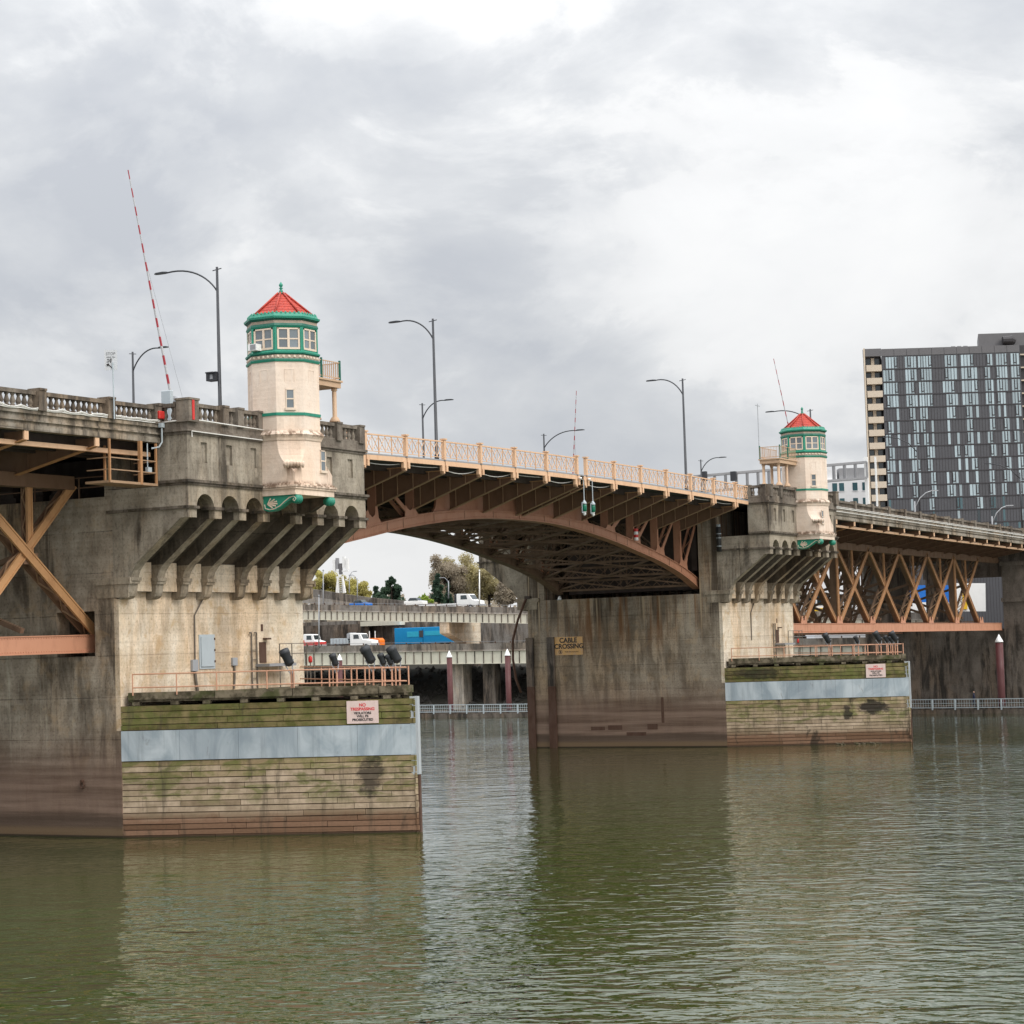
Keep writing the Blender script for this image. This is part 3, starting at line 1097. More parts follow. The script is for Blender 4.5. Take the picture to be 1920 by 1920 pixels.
def make_fender(cx, label, seed):
    rr = random.Random(seed)
    root = thing('timber_fender', label, 'fender', (cx, -4, 0))
    a0 = Vector((cx - A, 0, 0))
    tip = Vector((cx + PA, -PB, 0))
    b0 = Vector((cx + A, 0, 0))
    # solid core
    mb = MB()
    ins = 0.14
    mb.xy([(a0.x + ins, -0.01), (b0.x - ins, -0.01), (tip.x + 0.1, tip.y + 0.45)], -4, 7.55)
    mb.build('core', 'rust_brown', root)
    for p, q, near in ((a0, tip, True), (tip, b0, False)):
        d = (q - p)
        L = d.length
        d.normalize()
        nrm_ = Vector((d.y, -d.x, 0))
        if nrm_.y > 0:
            nrm_ = -nrm_
        rows = []
        z = 4.42
        while z > -0.5:
            h = rr.uniform(0.31, 0.355)
            rows.append((z - h, z))
            z -= h
        z = 6.2
        while z < 7.6:
            h = rr.uniform(0.33, 0.38)
            rows.append((z, min(z + h, 7.66)))
            z += h
        for z0, z1 in rows:
            cuts = [0]
            while cuts[-1] < L - 0.2:
                cuts.append(cuts[-1] + rr.uniform(3.2, 7.5))
            cuts[-1] = L
            if len(cuts) > 2 and cuts[-1] - cuts[-2] < 1.2:
                cuts.pop(-2)
            for s0, s1 in zip(cuts, cuts[1:]):
                off = rr.uniform(-0.035, 0.03)
                c = p + d * ((s0 + s1) / 2) - nrm_ * (0.1 - off) + Vector((0, 0, (z0 + z1) / 2 + rr.uniform(-.008, .008)))
                place_box('plank', TIMB, c, d, s1 - s0 - 0.025, 0.2, z1 - z0 - 0.042, root)
        ns = 5
        for i in range(ns):
            s0, s1 = L * i / ns, L * (i + 1) / ns
            c = p + d * ((s0 + s1) / 2) + nrm_ * 0.012 + Vector((0, 0, 5.31))
            place_box('steel_panel', BAND, c, d, s1 - s0 - 0.012, 0.05, 1.75, root)
        # rough cap timbers
        s = 0.4
        while s < L - 0.5:
            w = rr.uniform(3.5, 6.0)
            e_ = min(s + w, L - 0.25)
            c = p + d * ((s + e_) / 2) - nrm_ * rr.uniform(0.22, 0.34) + Vector((0, 0, 8.22 + rr.uniform(-.04, .03)))
            place_box('cap_timber', BEAM, c, d, e_ - s - 0.04, 0.4, 0.46 + rr.uniform(-.06, .03), root)
            s = e_
        c = p + d * (L / 2) - nrm_ * 0.42 + Vector((0, 0, 7.92))
        place_box('ledger', BEAM, c, d, L - 0.8, 0.36, 0.14, root)
        s = 0.9
        while s < L - 0.6:
            c = p + d * s - nrm_ * 0.26 + Vector((0, 0, 7.76))
            place_box('joist_end', BEAM, c, d, 0.42, 0.5, 0.2, root)
            s += rr.uniform(1.9, 2.4)
    # deck of the fender walkway
    mb = MB()
    mb.xy([(a0.x + 0.6, -0.02), (b0.x - 0.6, -0.02), (tip.x + 0.15, tip.y + 1.2)], 8.1, 8.24)
    mb.build('walkway_deck', 'old_beam', root)
    # steel nose
    mb = MB()
    mb.xy([(tip.x - 0.10, tip.y + 0.42), (tip.x - 0.06, tip.y - 0.07), (tip.x + 0.34, tip.y + 0.02), (tip.x + 0.36, tip.y + 0.3)], 3.3, 7.75)
    mb.build('nose_plate', 'galvanised', root)
    mb = MB()
    mb.xy([(tip.x - 0.06, tip.y + 0.36), (tip.x - 0.03, tip.y - 0.05), (tip.x + 0.3, tip.y + 0.03), (tip.x + 0.32, tip.y + 0.3)], -2, 3.29)
    mb.build('nose_timber', 'rust_brown', root)
    return root


make_fender(-46, 'green and brown timber fender with a steel band in front of the nearest pier', 11)
make_fender(46, 'pale timber fender with a steel band in front of the farther midstream pier', 23)


def fender_railing(cx, label):
    root = thing('fender_railing', label, 'railing', (cx, -8, 8.24))
    a0 = Vector((cx - A, -0.2, 0))
    tip = Vector((cx + PA, -PB + 0.45, 0))
    b0 = Vector((cx + A - 1.0, -0.2, 0))
    d = (tip - a0).normalized()
    n_ = Vector((d.y, -d.x, 0))
    if n_.y > 0:
        n_ = -n_
    e_ = (b0 - tip).normalized()
    for z in (9.48, 8.70):
        mb = MB()
        mb.tube([a0 + d * 0.55 - n_ * 0.12 + Vector((0, 0, z)), tip - d * 0.2 - n_ * 0.15 + Vector((0, 0, z - 0.06))], 0.042)
        mb.build('rail', 'rail_salmon', root)
        mb = MB()
        mb.tube([tip - d * 0.2 - n_ * 0.15 + Vector((0, 0, z - 0.06)), b0 - e_ * 0.4 + Vector((0, 0, z + 0.02))], 0.042)
        mb.build('rail', 'rail_salmon', root)
    for s in (0.55, 3.2, 5.6, 8.6, 10.2, 12.3, 13.6, 14.4, 15.4, 16.2, 16.95):
        c = a0 + d * s - n_ * 0.12
        mb = MB().tube([c + Vector((0, 0, 8.24)), c + Vector((0, 0, 9.5))], 0.045)
        mb.build('post', 'rail_salmon', root)
    L = (b0 - tip).length
    for s in (2.2, 4.4, 6.6, 8.8, 11, 13.2, 15.4):
        c = tip + e_ * s
        mb = MB().tube([c + Vector((0, 0, 8.24)), c + Vector((0, 0, 9.48))], 0.045)
        mb.build('post', 'rail_salmon', root)


fender_railing(-46, 'salmon pipe railing round the walkway on the nearest timber fender')
fender_railing(46, 'thin salmon pipe railing on the farther timber fender')


def make_flood(loc, size, label, tilt):
    root = thing('floodlight', label, 'floodlight', loc, 'floodlights on the fender railings')
    c = Vector(loc)
    ax = (RGT * tilt + Vector((0, 0, 1)) * 0.9 + FWD * 0.25).normalized()
    o = c + Vector((0, 0, 0.32 * size))
    r = 0.27 * size
    mb = MB().tube([o + ax * 0.05, o + ax * 0.12 * size, o + ax * 0.13 * size, o + ax * 0.72 * size, o + ax * 0.73 * size, o + ax * 1.02 * size], [r * .55, r * .8, r * .92, r * .95, r * 1.08, r * 1.08], 12)
    h = mb.build('drum', 'flood_black', root, True)
    mb = MB().tube([o + ax * 1.021 * size, o + ax * 1.025 * size], r * 0.98, 12)
    mb.build('lens', 'glass_dark', h)
    mb = MB()
    side = ax.cross(FWD).normalized()
    for k in (-1, 1):
        mb.bar(c - Vector((0, 0, 0.1)) + side * 0.05 * k, o + ax * 0.3 * size + side * (r * 1.02) * k, 0.06, 0.05)
    mb.bar(o + ax * 0.3 * size + side * r * 1.02, o + ax * 0.36 * size + side * r * 1.02, 0.09)
    mb.build('yoke', 'lamp_grey', root)
    mb = MB().tube([c - Vector((0, 0, 1.15)), c + Vector((0, 0, 0.05))], 0.06)
    mb.build('mast', 'rail_salmon', root)


def fender_pt(cx, s, inset=0.2):
    a0 = Vector((cx - A, 0, 0))
    tip = Vector((cx + PA, -PB, 0))
    d = (tip - a0).normalized()
    n_ = Vector((-abs(d.y), -abs(d.x), 0))
    return a0 + d * s - n_ * inset


fl_words = ['standing apart at the inner end', 'second from the pier wall, low drum', 'tall drum in the middle of the row', 'small drum just right of the tall one', 'squat drum beside the end', 'tall drum at the outer end']
for cx, who in ((-46, 'nearest timber fender'), (46, 'farther timber fender')):
    for (s, size, tl), w_ in zip(((10.2, 1.05, -.45), (12.9, .75, -.35), (15.05, 1.08, -.5), (15.72, .7, -.35), (16.15, .65, -.4), (16.6, 1.05, -.55)), fl_words):
        p = fender_pt(cx, s, 0.35)
        make_flood((p.x, p.y, 9.35), size, 'black floodlight on the %s, %s' % (who, w_), tl)


def no_trespassing(cx, label):
    a = fender_pt(cx, 14.45, 0)
    d = (fender_pt(cx, 15, 0) - fender_pt(cx, 14, 0)).normalized()
    n_ = Vector((d.y, -d.x, 0))
    if n_.y > 0:
        n_ = -n_
    root = thing('warning_sign', label, 'sign', (a.x, a.y, 6.9))
    c = a + n_ * 0.05 + Vector((0, 0, 6.93))
    mb = MB().bar(c - d * 0.93, c + d * 0.93, 0.04, 1.30)
    b = mb.build('board', 'sign_pink', root)
    f = a + n_ * 0.075
    for txt, z, s, mt, k in (('NO', 7.33, 0.25, 'letter_red', 1.0), ('TRESPASSING', 7.10, 0.235, 'letter_red', 1.0), ('VIOLATORS', 6.87, 0.19, 'letter_black', 1.0), ('WILL BE', 6.69, 0.19, 'letter_black', 1.0), ('PROSECUTED', 6.49, 0.19, 'letter_black', 1.05)):
        text(txt, s, f + Vector((0, 0, z)), d, (0, 0, 1), mt, b, bold=0.008, sx=k)


no_trespassing(-46, 'pink NO TRESPASSING board on the nearest timber fender')
no_trespassing(46, 'pink NO TRESPASSING board on the farther timber fender')

# ------------------------------------------------------------------ control towers


def rect_chamfer(cx, cy, hx, hy, c, z):
    """square with chamfered corners; c = chamfer leg"""
    c = max(c, 0.001)
    return [(cx + hx, cy + hy - c, z), (cx + hx - c, cy + hy, z), (cx - hx + c, cy + hy, z), (cx - hx, cy + hy - c, z),
            (cx - hx, cy - hy + c, z), (cx - hx + c, cy - hy, z), (cx + hx - c, cy - hy, z), (cx + hx, cy - hy + c, z)]


def make_tower(cx, m, label):
    cy = -5.45
    H = 2.07
    ch = H * (2 - math.sqrt(2))
    root = thing('control_tower', label, 'control tower', (cx, cy, 20.05))
    # shaft: square foot growing into an octagon
    mb = MB()
    rings = []
    for z, k in ((20.02, 0), (21.35, 0.0), (21.5, 0.12), (21.7, .32), (21.9, .52), (22.15, .72), (22.45, .87), (22.8, .96), (23.2, 1), (24.9, 1), (28.25, 1)):
        rings.append(rect_chamfer(cx, cy, H, H, ch * k, z))
    mb.loft(rings)
    mb.build('shaft', 'tower_plaster', root)
    # foot mouldings
    mb = MB()
    for o, z0, z1 in ((0.07, 20.0, 20.36), (0.16, 20.36, 20.48), (0.22, 20.48, 20.60), (0.10, 20.60, 20.72)):
        mb.box(cx - H - o, cx + H + o, cy - H - o, -CB + 0.1, z0, z1)
    mb.build('foot_moulding', 'tower_plaster', root)

    def band(o0, o1, z0, z1, mat, name, parent=root):
        mb = MB().loft([octa(cx, cy, H + o0, z0), octa(cx, cy, H + o1, z1)])
        return mb.build(name, mat, parent)
    band(0.06, 0.10, 23.38, 23.50, 'tower_plaster', 'belt_moulding')
    band(0.10, 0.24, 23.50, 23.72, 'tower_plaster', 'belt_moulding')
    band(0.24, 0.08, 23.72, 23.95, 'tower_plaster', 'belt_moulding')
    band(0.05, 0.07, 24.88, 25.06, 'green_paint', 'green_band')
    band(0.05, 0.10, 28.19, 28.30, 'green_paint', 'green_band')
    band(0.10, 0.06, 28.30, 28.38, 'green_dark', 'green_band')
    fr = band(0.02, 0.02, 28.38, 28.62, 'frieze_tan', 'frieze')
    # frieze ornaments
    for k in range(8):
        g = k * math.pi / 4
        nrm_ = Vector((math.cos(g), math.sin(g), 0))
        tg = Vector((-nrm_.y, nrm_.x, 0))
        for i in range(5):
            c = Vector((cx, cy, 28.5)) + nrm_ * (H + 0.03) + tg * (-0.68 + 0.34 * i)
            mb = MB().tube([c, c + nrm_ * 0.05], [0.105, 0.05], 6)
            mb.build('rosette', 'cream_trim', fr)
    band(0.03, 0.10, 28.62, 28.70, 'green_dark', 'sill_band')
    band(0.10, 0.12, 28.70, 28.79, 'green_paint', 'sill_band')
    band(0.09, 0.01, 28.79, 28.86, 'green_paint', 'sill_band')
    # window storey
    mb = MB().loft([octa(cx, cy, H - 0.10, 28.84), octa(cx, cy, H - 0.10, 30.34)])
    mb.build('cabin_wall', 'green_paint', root)
    fw = 2 * H * math.tan(math.pi / 8)
    for k in range(8):
        g = k * math.pi / 4
        nrm_ = Vector((math.cos(g), math.sin(g), 0))
        tg = Vector((-nrm_.y, nrm_.x, 0))
        o = Vector((cx, cy, 0)) + nrm_ * (H - 0.10)

        def fb(mb, u0, u1, z0, z1, d0, d1):
            vs = []
            for z in (z0, z1):
                for u, dd in ((u0, d0), (u1, d0), (u1, d1), (u0, d1)):
                    p = o + tg * u + nrm_ * dd
                    vs.append((p.x, p.y, z))
            mb.add(vs, [(0, 3, 2, 1), (4, 5, 6, 7), (0, 1, 5, 4), (1, 2, 6, 5), (2, 3, 7, 6), (3, 0, 4, 7)])
        # corner pilasters and rails of the cabin
        mb = MB()
        fb(mb, -fw / 2 + 0.01, -fw / 2 + 0.13, 28.84, 30.32, 0, 0.09)
        fb(mb, fw / 2 - 0.13, fw / 2 - 0.01, 28.84, 30.32, 0, 0.09)
        fb(mb, -fw / 2 + 0.13, fw / 2 - 0.13, 28.84, 28.94, 0, 0.07)
        mb.build('pilaster', 'green_paint', root)
        win = MB()
        w2, z0, z1 = 0.70, 28.95, 30.27
        for u0, u1, za, zb, dd in ((-w2, -w2 + .11, z0, z1, .08), (w2 - .11, w2, z0, z1, .08), (-w2, w2, z0, z0 + .12, .09), (-w2, w2, z1 - .09, z1, .08), (-.07, .07, z0, z1, .075), (-w2, w2, 29.56, 29.64, .06)):
            fb(win, u0, u1, za, zb, 0.005, dd)
        wo_ = win.build('window', 'cream_trim', root)
        for u0, u1 in ((-w2 + .11, -.07), (.07, w2 - .11)):
            for za, zb in ((z0 + .12, 29.56), (29.64, z1 - .09)):
                pm = MB()
                fb(pm, u0, u1, za, zb, 0.0, 0.03)
                pm.build('pane', 'glass_tower', wo_)
    band(-0.03, 0.04, 30.31, 30.42, 'green_paint', 'head_band')
    band(0.04, 0.0, 30.42, 30.56, 'green_dark', 'head_band')
    band(-0.03, -0.03, 30.56, 30.76, 'frieze_tan', 'upper_frieze')
    band(-0.02, 0.13, 30.74, 30.86, 'green_dark', 'cornice')
    band(0.13, 0.16, 30.86, 30.98, 'green_paint', 'cornice')
    band(0.06, -0.06, 30.98, 31.22, 'green_paint', 'cornice')
    cr = MB()
    rad = (H + 0.13) / math.cos(math.pi / 8)
    for k in range(8):
        a_, b_ = octa(cx, cy, H - 0.08, 31.22)[k], octa(cx, cy, H - 0.08, 31.22)[(k + 1) % 8]
        for i in range(6):
            c = Vector(a_).lerp(Vector(b_), (i + 0.5) / 6)
            cr.tube([c - Vector((0, 0, 0.03)), c + Vector((0, 0, 0.09))], [0.09, 0.03], 5)
    cr.build('cresting', 'green_paint', root)
    # tiled roof, eight slopes with hips
    mb = MB()
    zs = [31.12 + (32.72 - 31.12) * i / 8 for i in range(9)]
    rings = []
    for i in range(8):
        ap0 = lerp(1.86, 0.16, i / 8)
        ap1 = lerp(1.86, 0.16, (i + 1) / 8)
        rings.append(octa(cx, cy, ap0 + 0.02, zs[i]))
        rings.append(octa(cx, cy, ap1 + 0.02, zs[i + 1] - 0.03))
    mb.loft(rings)
    roof = mb.build('roof', 'roof_tile', root)
    lo, hi = octa(cx, cy, 1.91, 31.16), octa(cx, cy, 0.2, 32.74)
    for a_, b_ in zip(lo, hi):
        MB().tube([a_, b_], 0.065, 6).build('hip_tile', 'roof_tile', roof, True)
    MB().lathe([(0.24, 0), (0.26, 0.05), (0.12, 0.09), (0.15, 0.13), (0.09, 0.26), (0.07, 0.31), (0.14, 0.36), (0.06, 0.41), (0.10, 0.48), (0.135, 0.56), (0.10, 0.64), (0.03, 0.74), (0.01, 0.78)], (cx, cy, 32.68), 10).build('finial', 'green_paint', root, True)
    # shaft windows: one in each diagonal face, one low in the square part of the south face
    def small_window(o, tg, nrm_, w, z0, z1, label_=None):
        mb = MB()

        def fb2(mb, u0, u1, za, zb, d0, d1):
            vs = []
            for z in (za, zb):
                for u, dd in ((u0, d0), (u1, d0), (u1, d1), (u0, d1)):
                    p = o + tg * u + nrm_ * dd
                    vs.append((p.x, p.y, z))
            mb.add(vs, [(0, 3, 2, 1), (4, 5, 6, 7), (0, 1, 5, 4), (1, 2, 6, 5), (2, 3, 7, 6), (3, 0, 4, 7)])
        mid = (z0 + z1) / 2
        for u0, u1, za, zb, dd in ((-w, -w + .06, z0, z1, .05), (w - .06, w, z0, z1, .05), (-w, w, z1 - .06, z1, .05), (-w, w, mid - .04, mid + .04, .04), (-w - .06, w + .06, z0 - .1, z0 + .05, .12)):
            fb2(mb, u0, u1, za, zb, 0.004, dd)
        wo_ = mb.build('window', 'cream_trim', root)
        for za, zb in ((z0 + .05, mid - .04), (mid + .04, z1 - .06)):
            pm = MB()
            fb2(pm, -w + .06, w - .06, za, zb, 0.002, 0.015)
            pm.build('pane', 'glass_tower', wo_)
    q = math.sqrt(0.5)
    for gx, gy in ((-q, -q), (q, -q)):
        nrm_ = Vector((gx, gy, 0))
        tg = Vector((-gy, gx, 0))
        small_window(Vector((cx, cy, 0)) + nrm_ * H, tg, nrm_, 0.27, 25.3, 26.5)
        # shell shelf where the chamfer dies into the corner
        c = Vector((cx + gx / q * (H - 0.30), cy + gy / q * (H - 0.30), 21.78))
        mb = MB()
        for i in range(7):
            u = -0.55 + i * 0.55 / 3
            p = c + tg * u + nrm_ * (0.30 - 0.12 * abs(u))
            mb.tube([p - Vector((0, 0, 0.16)), p + Vector((0, 0, 0.04)), p + nrm_ * 0.1 + Vector((0, 0, 0.2))], [0.05, 0.13, 0.09], 6)
        mb.bar(c + tg * -0.6 + nrm_ * .2, c + tg * 0.6 + nrm_ * .2, 0.26, 0.10)
        if gx < 0:
            mb.build('shell_corbel', 'tower_plaster', root, True)
    nrm_, tg = Vector((0, -1, 0)), Vector((1, 0, 0))
    small_window(Vector((cx + m * 1.05 * (1 if m > 0 else 1), cy - H, 0)), tg, nrm_, 0.29, 21.55, 22.85)
    # sunk panel outlines on the shaft
    for k in range(8):
        g = k * math.pi / 4
        nr = Vector((math.cos(g), math.sin(g), 0))
        t2 = Vector((-nr.y, nr.x, 0))
        o = Vector((cx, cy, 0)) + nr * (H + 0.004)
        mb = MB()
        mb.bar(o + t2 * -.3 + Vector((0, 0, 27.72)), o + t2 * .3 + Vector((0, 0, 27.72)), 0.02, 0.05)
        mb.bar(o + t2 * -.3 + Vector((0, 0, 26.95)), o + t2 * -.3 + Vector((0, 0, 27.72)), 0.02, 0.04)
        mb.bar(o + t2 * .3 + Vector((0, 0, 26.95)), o + t2 * .3 + Vector((0, 0, 27.72)), 0.02, 0.04)
        mb.build('panel_moulding', 'tower_plaster', root)
    # scroll brackets under the foot
    for sx in (-1, 1):
        bx = cx + sx * (H - 0.28)
        prof = [(-5.15, 20.0), (-7.45, 20.0)]
        for k in range(13):
            g = R(90 - k * 22)
            prof.append((-7.42 - 0.26 * math.cos(g) * (1 - k * .01), 19.73 + 0.26 * math.sin(g)))
        prof += [(-7.0, 19.62), (-6.7, 19.45), (-6.3, 19.22), (-5.9, 19.08), (-5.5, 19.06), (-5.15, 19.18)]
        mb = MB().yz(prof, bx - 0.24, bx + 0.24)
        br = mb.build('scroll_bracket', 'green_paint' if sx < 0 else 'shaded_concrete', root)  # far bracket takes the dark concrete, its shade put into colour
        for s2 in ((-1, 1) if sx < 0 else ()):
            X0 = bx + s2 * 0.245
            mb = MB()
            path = [(-5.25, 19.5), (-5.3, 19.25), (-5.6, 19.17), (-5.95, 19.2), (-6.35, 19.35), (-6.7, 19.6), (-7.05, 19.82), (-7.4, 19.9), (-7.56, 19.74), (-7.45, 19.6), (-7.33, 19.68), (-7.4, 19.77)]
            mb.tube([(X0, y, z) for y, z in path], 0.035, 5)
            for i in range(6):
                g = R(20 + i * 26)
                mb.tube([(X0, -5.45, 19.5), (X0, -5.45 - 0.62 * math.sin(g) * 1.2, 19.55 + 0.32 * math.cos(g))], [0.03, 0.055], 5)
            mb.build('scroll_relief', 'cream_trim', br)
        for i, (y, r_) in enumerate(((-7.45, 0.27),)):
            mb = MB()
            for j in range(3):
                mb.tube([(bx - 0.26 + j * 0.18, -7.45, 19.74), (bx - 0.12 + j * 0.18, -7.45, 19.74)], 0.29, 12)
            mb.build('scroll_end', 'green_paint', br, True)
    # balcony towards the channel
    X = lambda a: cx + m * a
    lo_, hi_ = sorted((X(1.9), X(6.65)))
    mb = MB()
    mb.box(lo_, hi_, -5.4, -3.3, 27.42, 27.78)
    mb.box(lo_ - (0.1 if m < 0 else 0), hi_ + (0.1 if m > 0 else 0), -5.5, -3.2, 27.78, 27.90)
    pl = mb.build('balcony', 'balcony_paint', root)
    for a_, y in ((6.3, -5.1), (6.3, -3.55), (4.1, -5.1), (4.1, -3.55)):
        MB().lathe([(0.36, 0), (0.36, 0.08), (0.22, 0.32), (0.15, 0.36), (0.15, 1.95), (0.13, 2.0), (0.2, 2.05), (0.2, 2.22)], (X(a_), y, 25.2), 8).build('column', 'balcony_paint', pl, True)
    mb = MB()
    for a_, y0, y1 in ((6.55, -5.4, -3.3),):
        for z in (29.05, 28.05):
            mb.bar((X(a_), y0, z), (X(a_), y1, z), 0.06)
        for i in range(14):
            y = y0 + (y1 - y0) * i / 13
            mb.bar((X(a_), y, 28.0), (X(a_), y, 29.05), 0.028)
    for y in (-5.4, -3.3):
        for z in (29.05, 28.05):
            mb.bar((X(2.0), y, z), (X(6.55), y, z), 0.06)
        for i in range(20):
            a_ = 2.0 + 4.6 * i / 19
            mb.bar((X(a_), y, 28.0), (X(a_), y, 29.05), 0.028)
    mb.build('balcony_railing', 'balcony_paint', pl)
    for a_, y in ((6.55, -5.4), (6.55, -3.3), (4.4, -5.4)):
        mb = MB().bar((X(a_), y, 27.9), (X(a_), y, 29.2), 0.11)
        mb.build('railing_post', 'green_dark', pl)
    return root


make_tower(-46, 1, 'nearer octagonal control tower with red tiled roof and green trim')
make_tower(46, -1, 'farther octagonal control tower with red tiled roof and green trim')
# air conditioner in a window of the nearer tower
root = thing('air_conditioner', 'white window air conditioner in the nearer tower', 'air conditioner', (-48.1, -5.9, 29.1))
mb = MB().box(-48.6, -48.05, -5.30, -4.70 + 0.03, 28.92, 29.32)
mb.build('casing', 'white_paint', root)
mb = MB()
mb.box(-48.61, -48.59, -5.25, -4.85, 28.96, 29.28)
mb.build('grille', 'soft_grey', root)

# ------------------------------------------------------------------ bascule leaves
POSTS = [0.85, 6.2, 11.55, 16.95, 22.35, 27.7, 33.05]
CHX = -0.1        # the joint between both leaves


def lattice_panel_mesh(L):
    """cast railing panel, length L, height 1.32, local x along, z up"""
    mb = MB()
    mb.bar((0, 0, 1.28), (L, 0, 1.28), 0.12, 0.10)
    mb.bar((0, 0, 0.14), (L, 0, 0.14), 0.05, 0.05)
    n = 3
    for i in range(1, n):
        mb.bar((L * i / n, 0, 0), (L * i / n, 0, 1.25), 0.07)
    for i in range(n):
        x0, x1 = L * i / n, L * (i + 1) / n
        h = (x1 - x0) / 2
        for k in range(2):
            a, b = x0 + h * k, x0 + h * (k + 1)
            mb.bar((a, 0, 1.20), (b, 0, 0.18), 0.035, 0.035)
            mb.bar((b, 0, 1.20), (a, 0, 0.18), 0.035, 0.035)
            c = (a + b) / 2
            for zc_ in (0.95, 0.43):
                pts = [(c + 0.17 * math.cos(R(j * 45)), 0, zc_ + 0.15 * math.sin(R(j * 45))) for j in range(9)]
                mb.tube(pts, 0.017, 4)
        mb.bar((x0 + h, 0, 0.18), (x0 + h, 0, 1.2), 0.03)
    return mb.mesh('railing_panel')


def make_leaf(m, label):
    """m=-1 left leaf, m=+1 right leaf; built in |x|"""
    fn = lambda p: (CHX + m * p[0], p[1], p[2])
    root = thing('bascule_leaf', label, 'bridge span', (m * 20, 10.85, 20))

    def mk():
        return MB(fn)
    XE = 37.3
    xs = [0.06 + (XE - 0.06) * i / 44 for i in range(45)]
    # deck slab, sidewalk edge
    mb = mk()
    sx = [0.05, 8, 16, 24, 32, 36.2]
    ring = lambda x: [(x, SY + 0.5, zdeck(x) - 0.45), (x, NY - 0.5, zdeck(x) - 0.45), (x, NY - 0.5, zdeck(x) - 0.05), (x, SY + 0.5, zdeck(x) - 0.05)]
    mb.loft([ring(x) for x in sx])
    mb.build('roadway_slab', 'asphalt', root)
    for y0, y1 in ((SY - 0.06, SY + 0.5), (NY - 0.5, NY + 0.06)):
        mb = mk()
        mb.loft([[(x, y0, zdeck(x) - 0.10), (x, y1, zdeck(x) - 0.10), (x, y1, zdeck(x)), (x, y0, zdeck(x))] for x in sx])
        mb.build('sidewalk_edge', 'soft_grey', root)
    # stringers
    mb = mk()
    for Y in (-1.6, -0.2, 1.3, 4.6, 6.8, 9.0, 11.2, 13.4, 15.6, 19.6, 21.4, 23):
        for a, b in zip(sx, sx[1:]):
            mb.bar((a, Y, zdeck(a) - 0.7), (b, Y, zdeck(b) - 0.7), 0.25, 0.5)
    mb.build('stringers', 'steel_dark', root)
    # fascia beams panel by panel, with hangers
    marks = [0.2] + POSTS + [36.3]
    for a, b in zip(marks, marks[1:]):
        mb = mk()
        for y in (SY, NY):
            s = 1 if y > 0 else -1
            mb.loft([[(x, y - .06, zdeck(x) - 0.44), (x, y + .06, zdeck(x) - 0.44), (x, y + .06, zdeck(x) - 0.11), (x, y - .06, zdeck(x) - 0.11)] for x in (a + 0.14, (a + b) / 2, b - 0.14)])
        mb.build('fascia_beam', 'steel_light', root)
    for x in POSTS:
        mb = mk()
        zd = zdeck(x)
        for dx in (-0.3, 0.3):
            mb.box(x + dx - 0.13, x + dx + 0.13, SY - 0.1, SY + 0.12, zd - 0.86, zd - 0.40)
        mb.box(x - 0.10, x + 0.10, SY - 0.02, SY + 0.3, zd - 1.0, zd - 0.12)
        mb.build('hanger', 'steel_light', root)
        # railing post
        mb = mk()
        mb.box(x - 0.13, x + 0.13, SY - 0.13, SY + 0.13, zd - 0.02, zd + 1.42)
        mb.box(x - 0.2, x + 0.2, SY - 0.2, SY + 0.2, zd + 1.42, zd + 1.52)
        mb.build('railing_post', 'steel_light', root)
    for a, b in zip(POSTS + [36.3], (POSTS + [36.3])[1:]):
        me = lattice_panel_mesh(b - a - 0.26)
        me.materials.append(MAT['steel_light'])
        M = Matrix.Translation((CHX + m * (a + 0.13), SY, zdeck(a) + 0.02))
        sl = math.atan2(zdeck(b) - zdeck(a), (b - a) * m)
        M = M @ Matrix.Rotation(-sl if m > 0 else -sl, 4, 'Y') if m > 0 else Matrix.Translation((CHX - (b - 0.13), SY, zdeck(b) + 0.02)) @ Matrix.Rotation(-math.atan2(zdeck(a) - zdeck(b), b - a), 4, 'Y')
        inst('railing_panel', me, M, root)
    # ribs
    for yy in (RY, FY):
        y0, y1 = (yy, yy + 0.75) if yy == RY else (yy - 0.75, yy)
        mb = mk()
        mb.loft([[(x, y0 + .04, zlow(x) + .06), (x, y1 - .04, zlow(x) + .06), (x, y1 - .04, zup(x) - .06), (x, y0 + .04, zup(x) - .06)] for x in xs])
        rm = 'steel_rib' if yy == RY else 'steel_shaded'
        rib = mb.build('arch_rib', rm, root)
        for fz, o in ((zlow, 0.0), (zup, -0.07)):
            mb = mk()
            mb.loft([[(x, y0 - .05, fz(x) + o), (x, y1 + .05, fz(x) + o), (x, y1 + .05, fz(x) + o + .07), (x, y0 - .05, fz(x) + o + .07)] for x in xs])
            mb.build('flange', rm, rib)
        if yy == RY:
            mb = mk()
            x = 0.3
            while x < 37:
                for zf in (zlow(x) + 0.16, zup(x) - 0.17):
                    mb.box(x - .035, x + .035, y0 + .012, y0 + .042, zf - .035, zf + .035)
                x += 0.24
            rv = mb.build('rivets', 'steel_rib', rib)
            rv['kind'] = 'stuff'
        for x in (4.5, 9.2, 14, 18.6, 20.9, 25.6, 30.2, 33.0):
            mb = mk()
            mb.box(x - .03, x + .03, y0 + 0.015, y0 + 0.045, zlow(x) + .08, zup(x) - .08)
            mb.build('splice', 'steel_brown', rib)
        # solid web near the crown and the spandrel frame further out
        mb = mk()
        X2 = 13.2
        ws = [0.08 + (X2 - 0.08) * i / 10 for i in range(11)]
        poly = [(x, zup(x) - 0.02) for x in ws] + [(X2 + 0.5, zup(X2 + .5) - .02), (X2 + 0.1, zup(X2) + 0.35), (X2 - 0.2, 22.2), (X2 - 0.6, 23.1), (0.08, 23.3)]
        mb.xz(poly, (y0 + y1) / 2 - 0.08, (y0 + y1) / 2 + 0.08)
        mb.build('crown_web', rm, root)
        mb = mk()
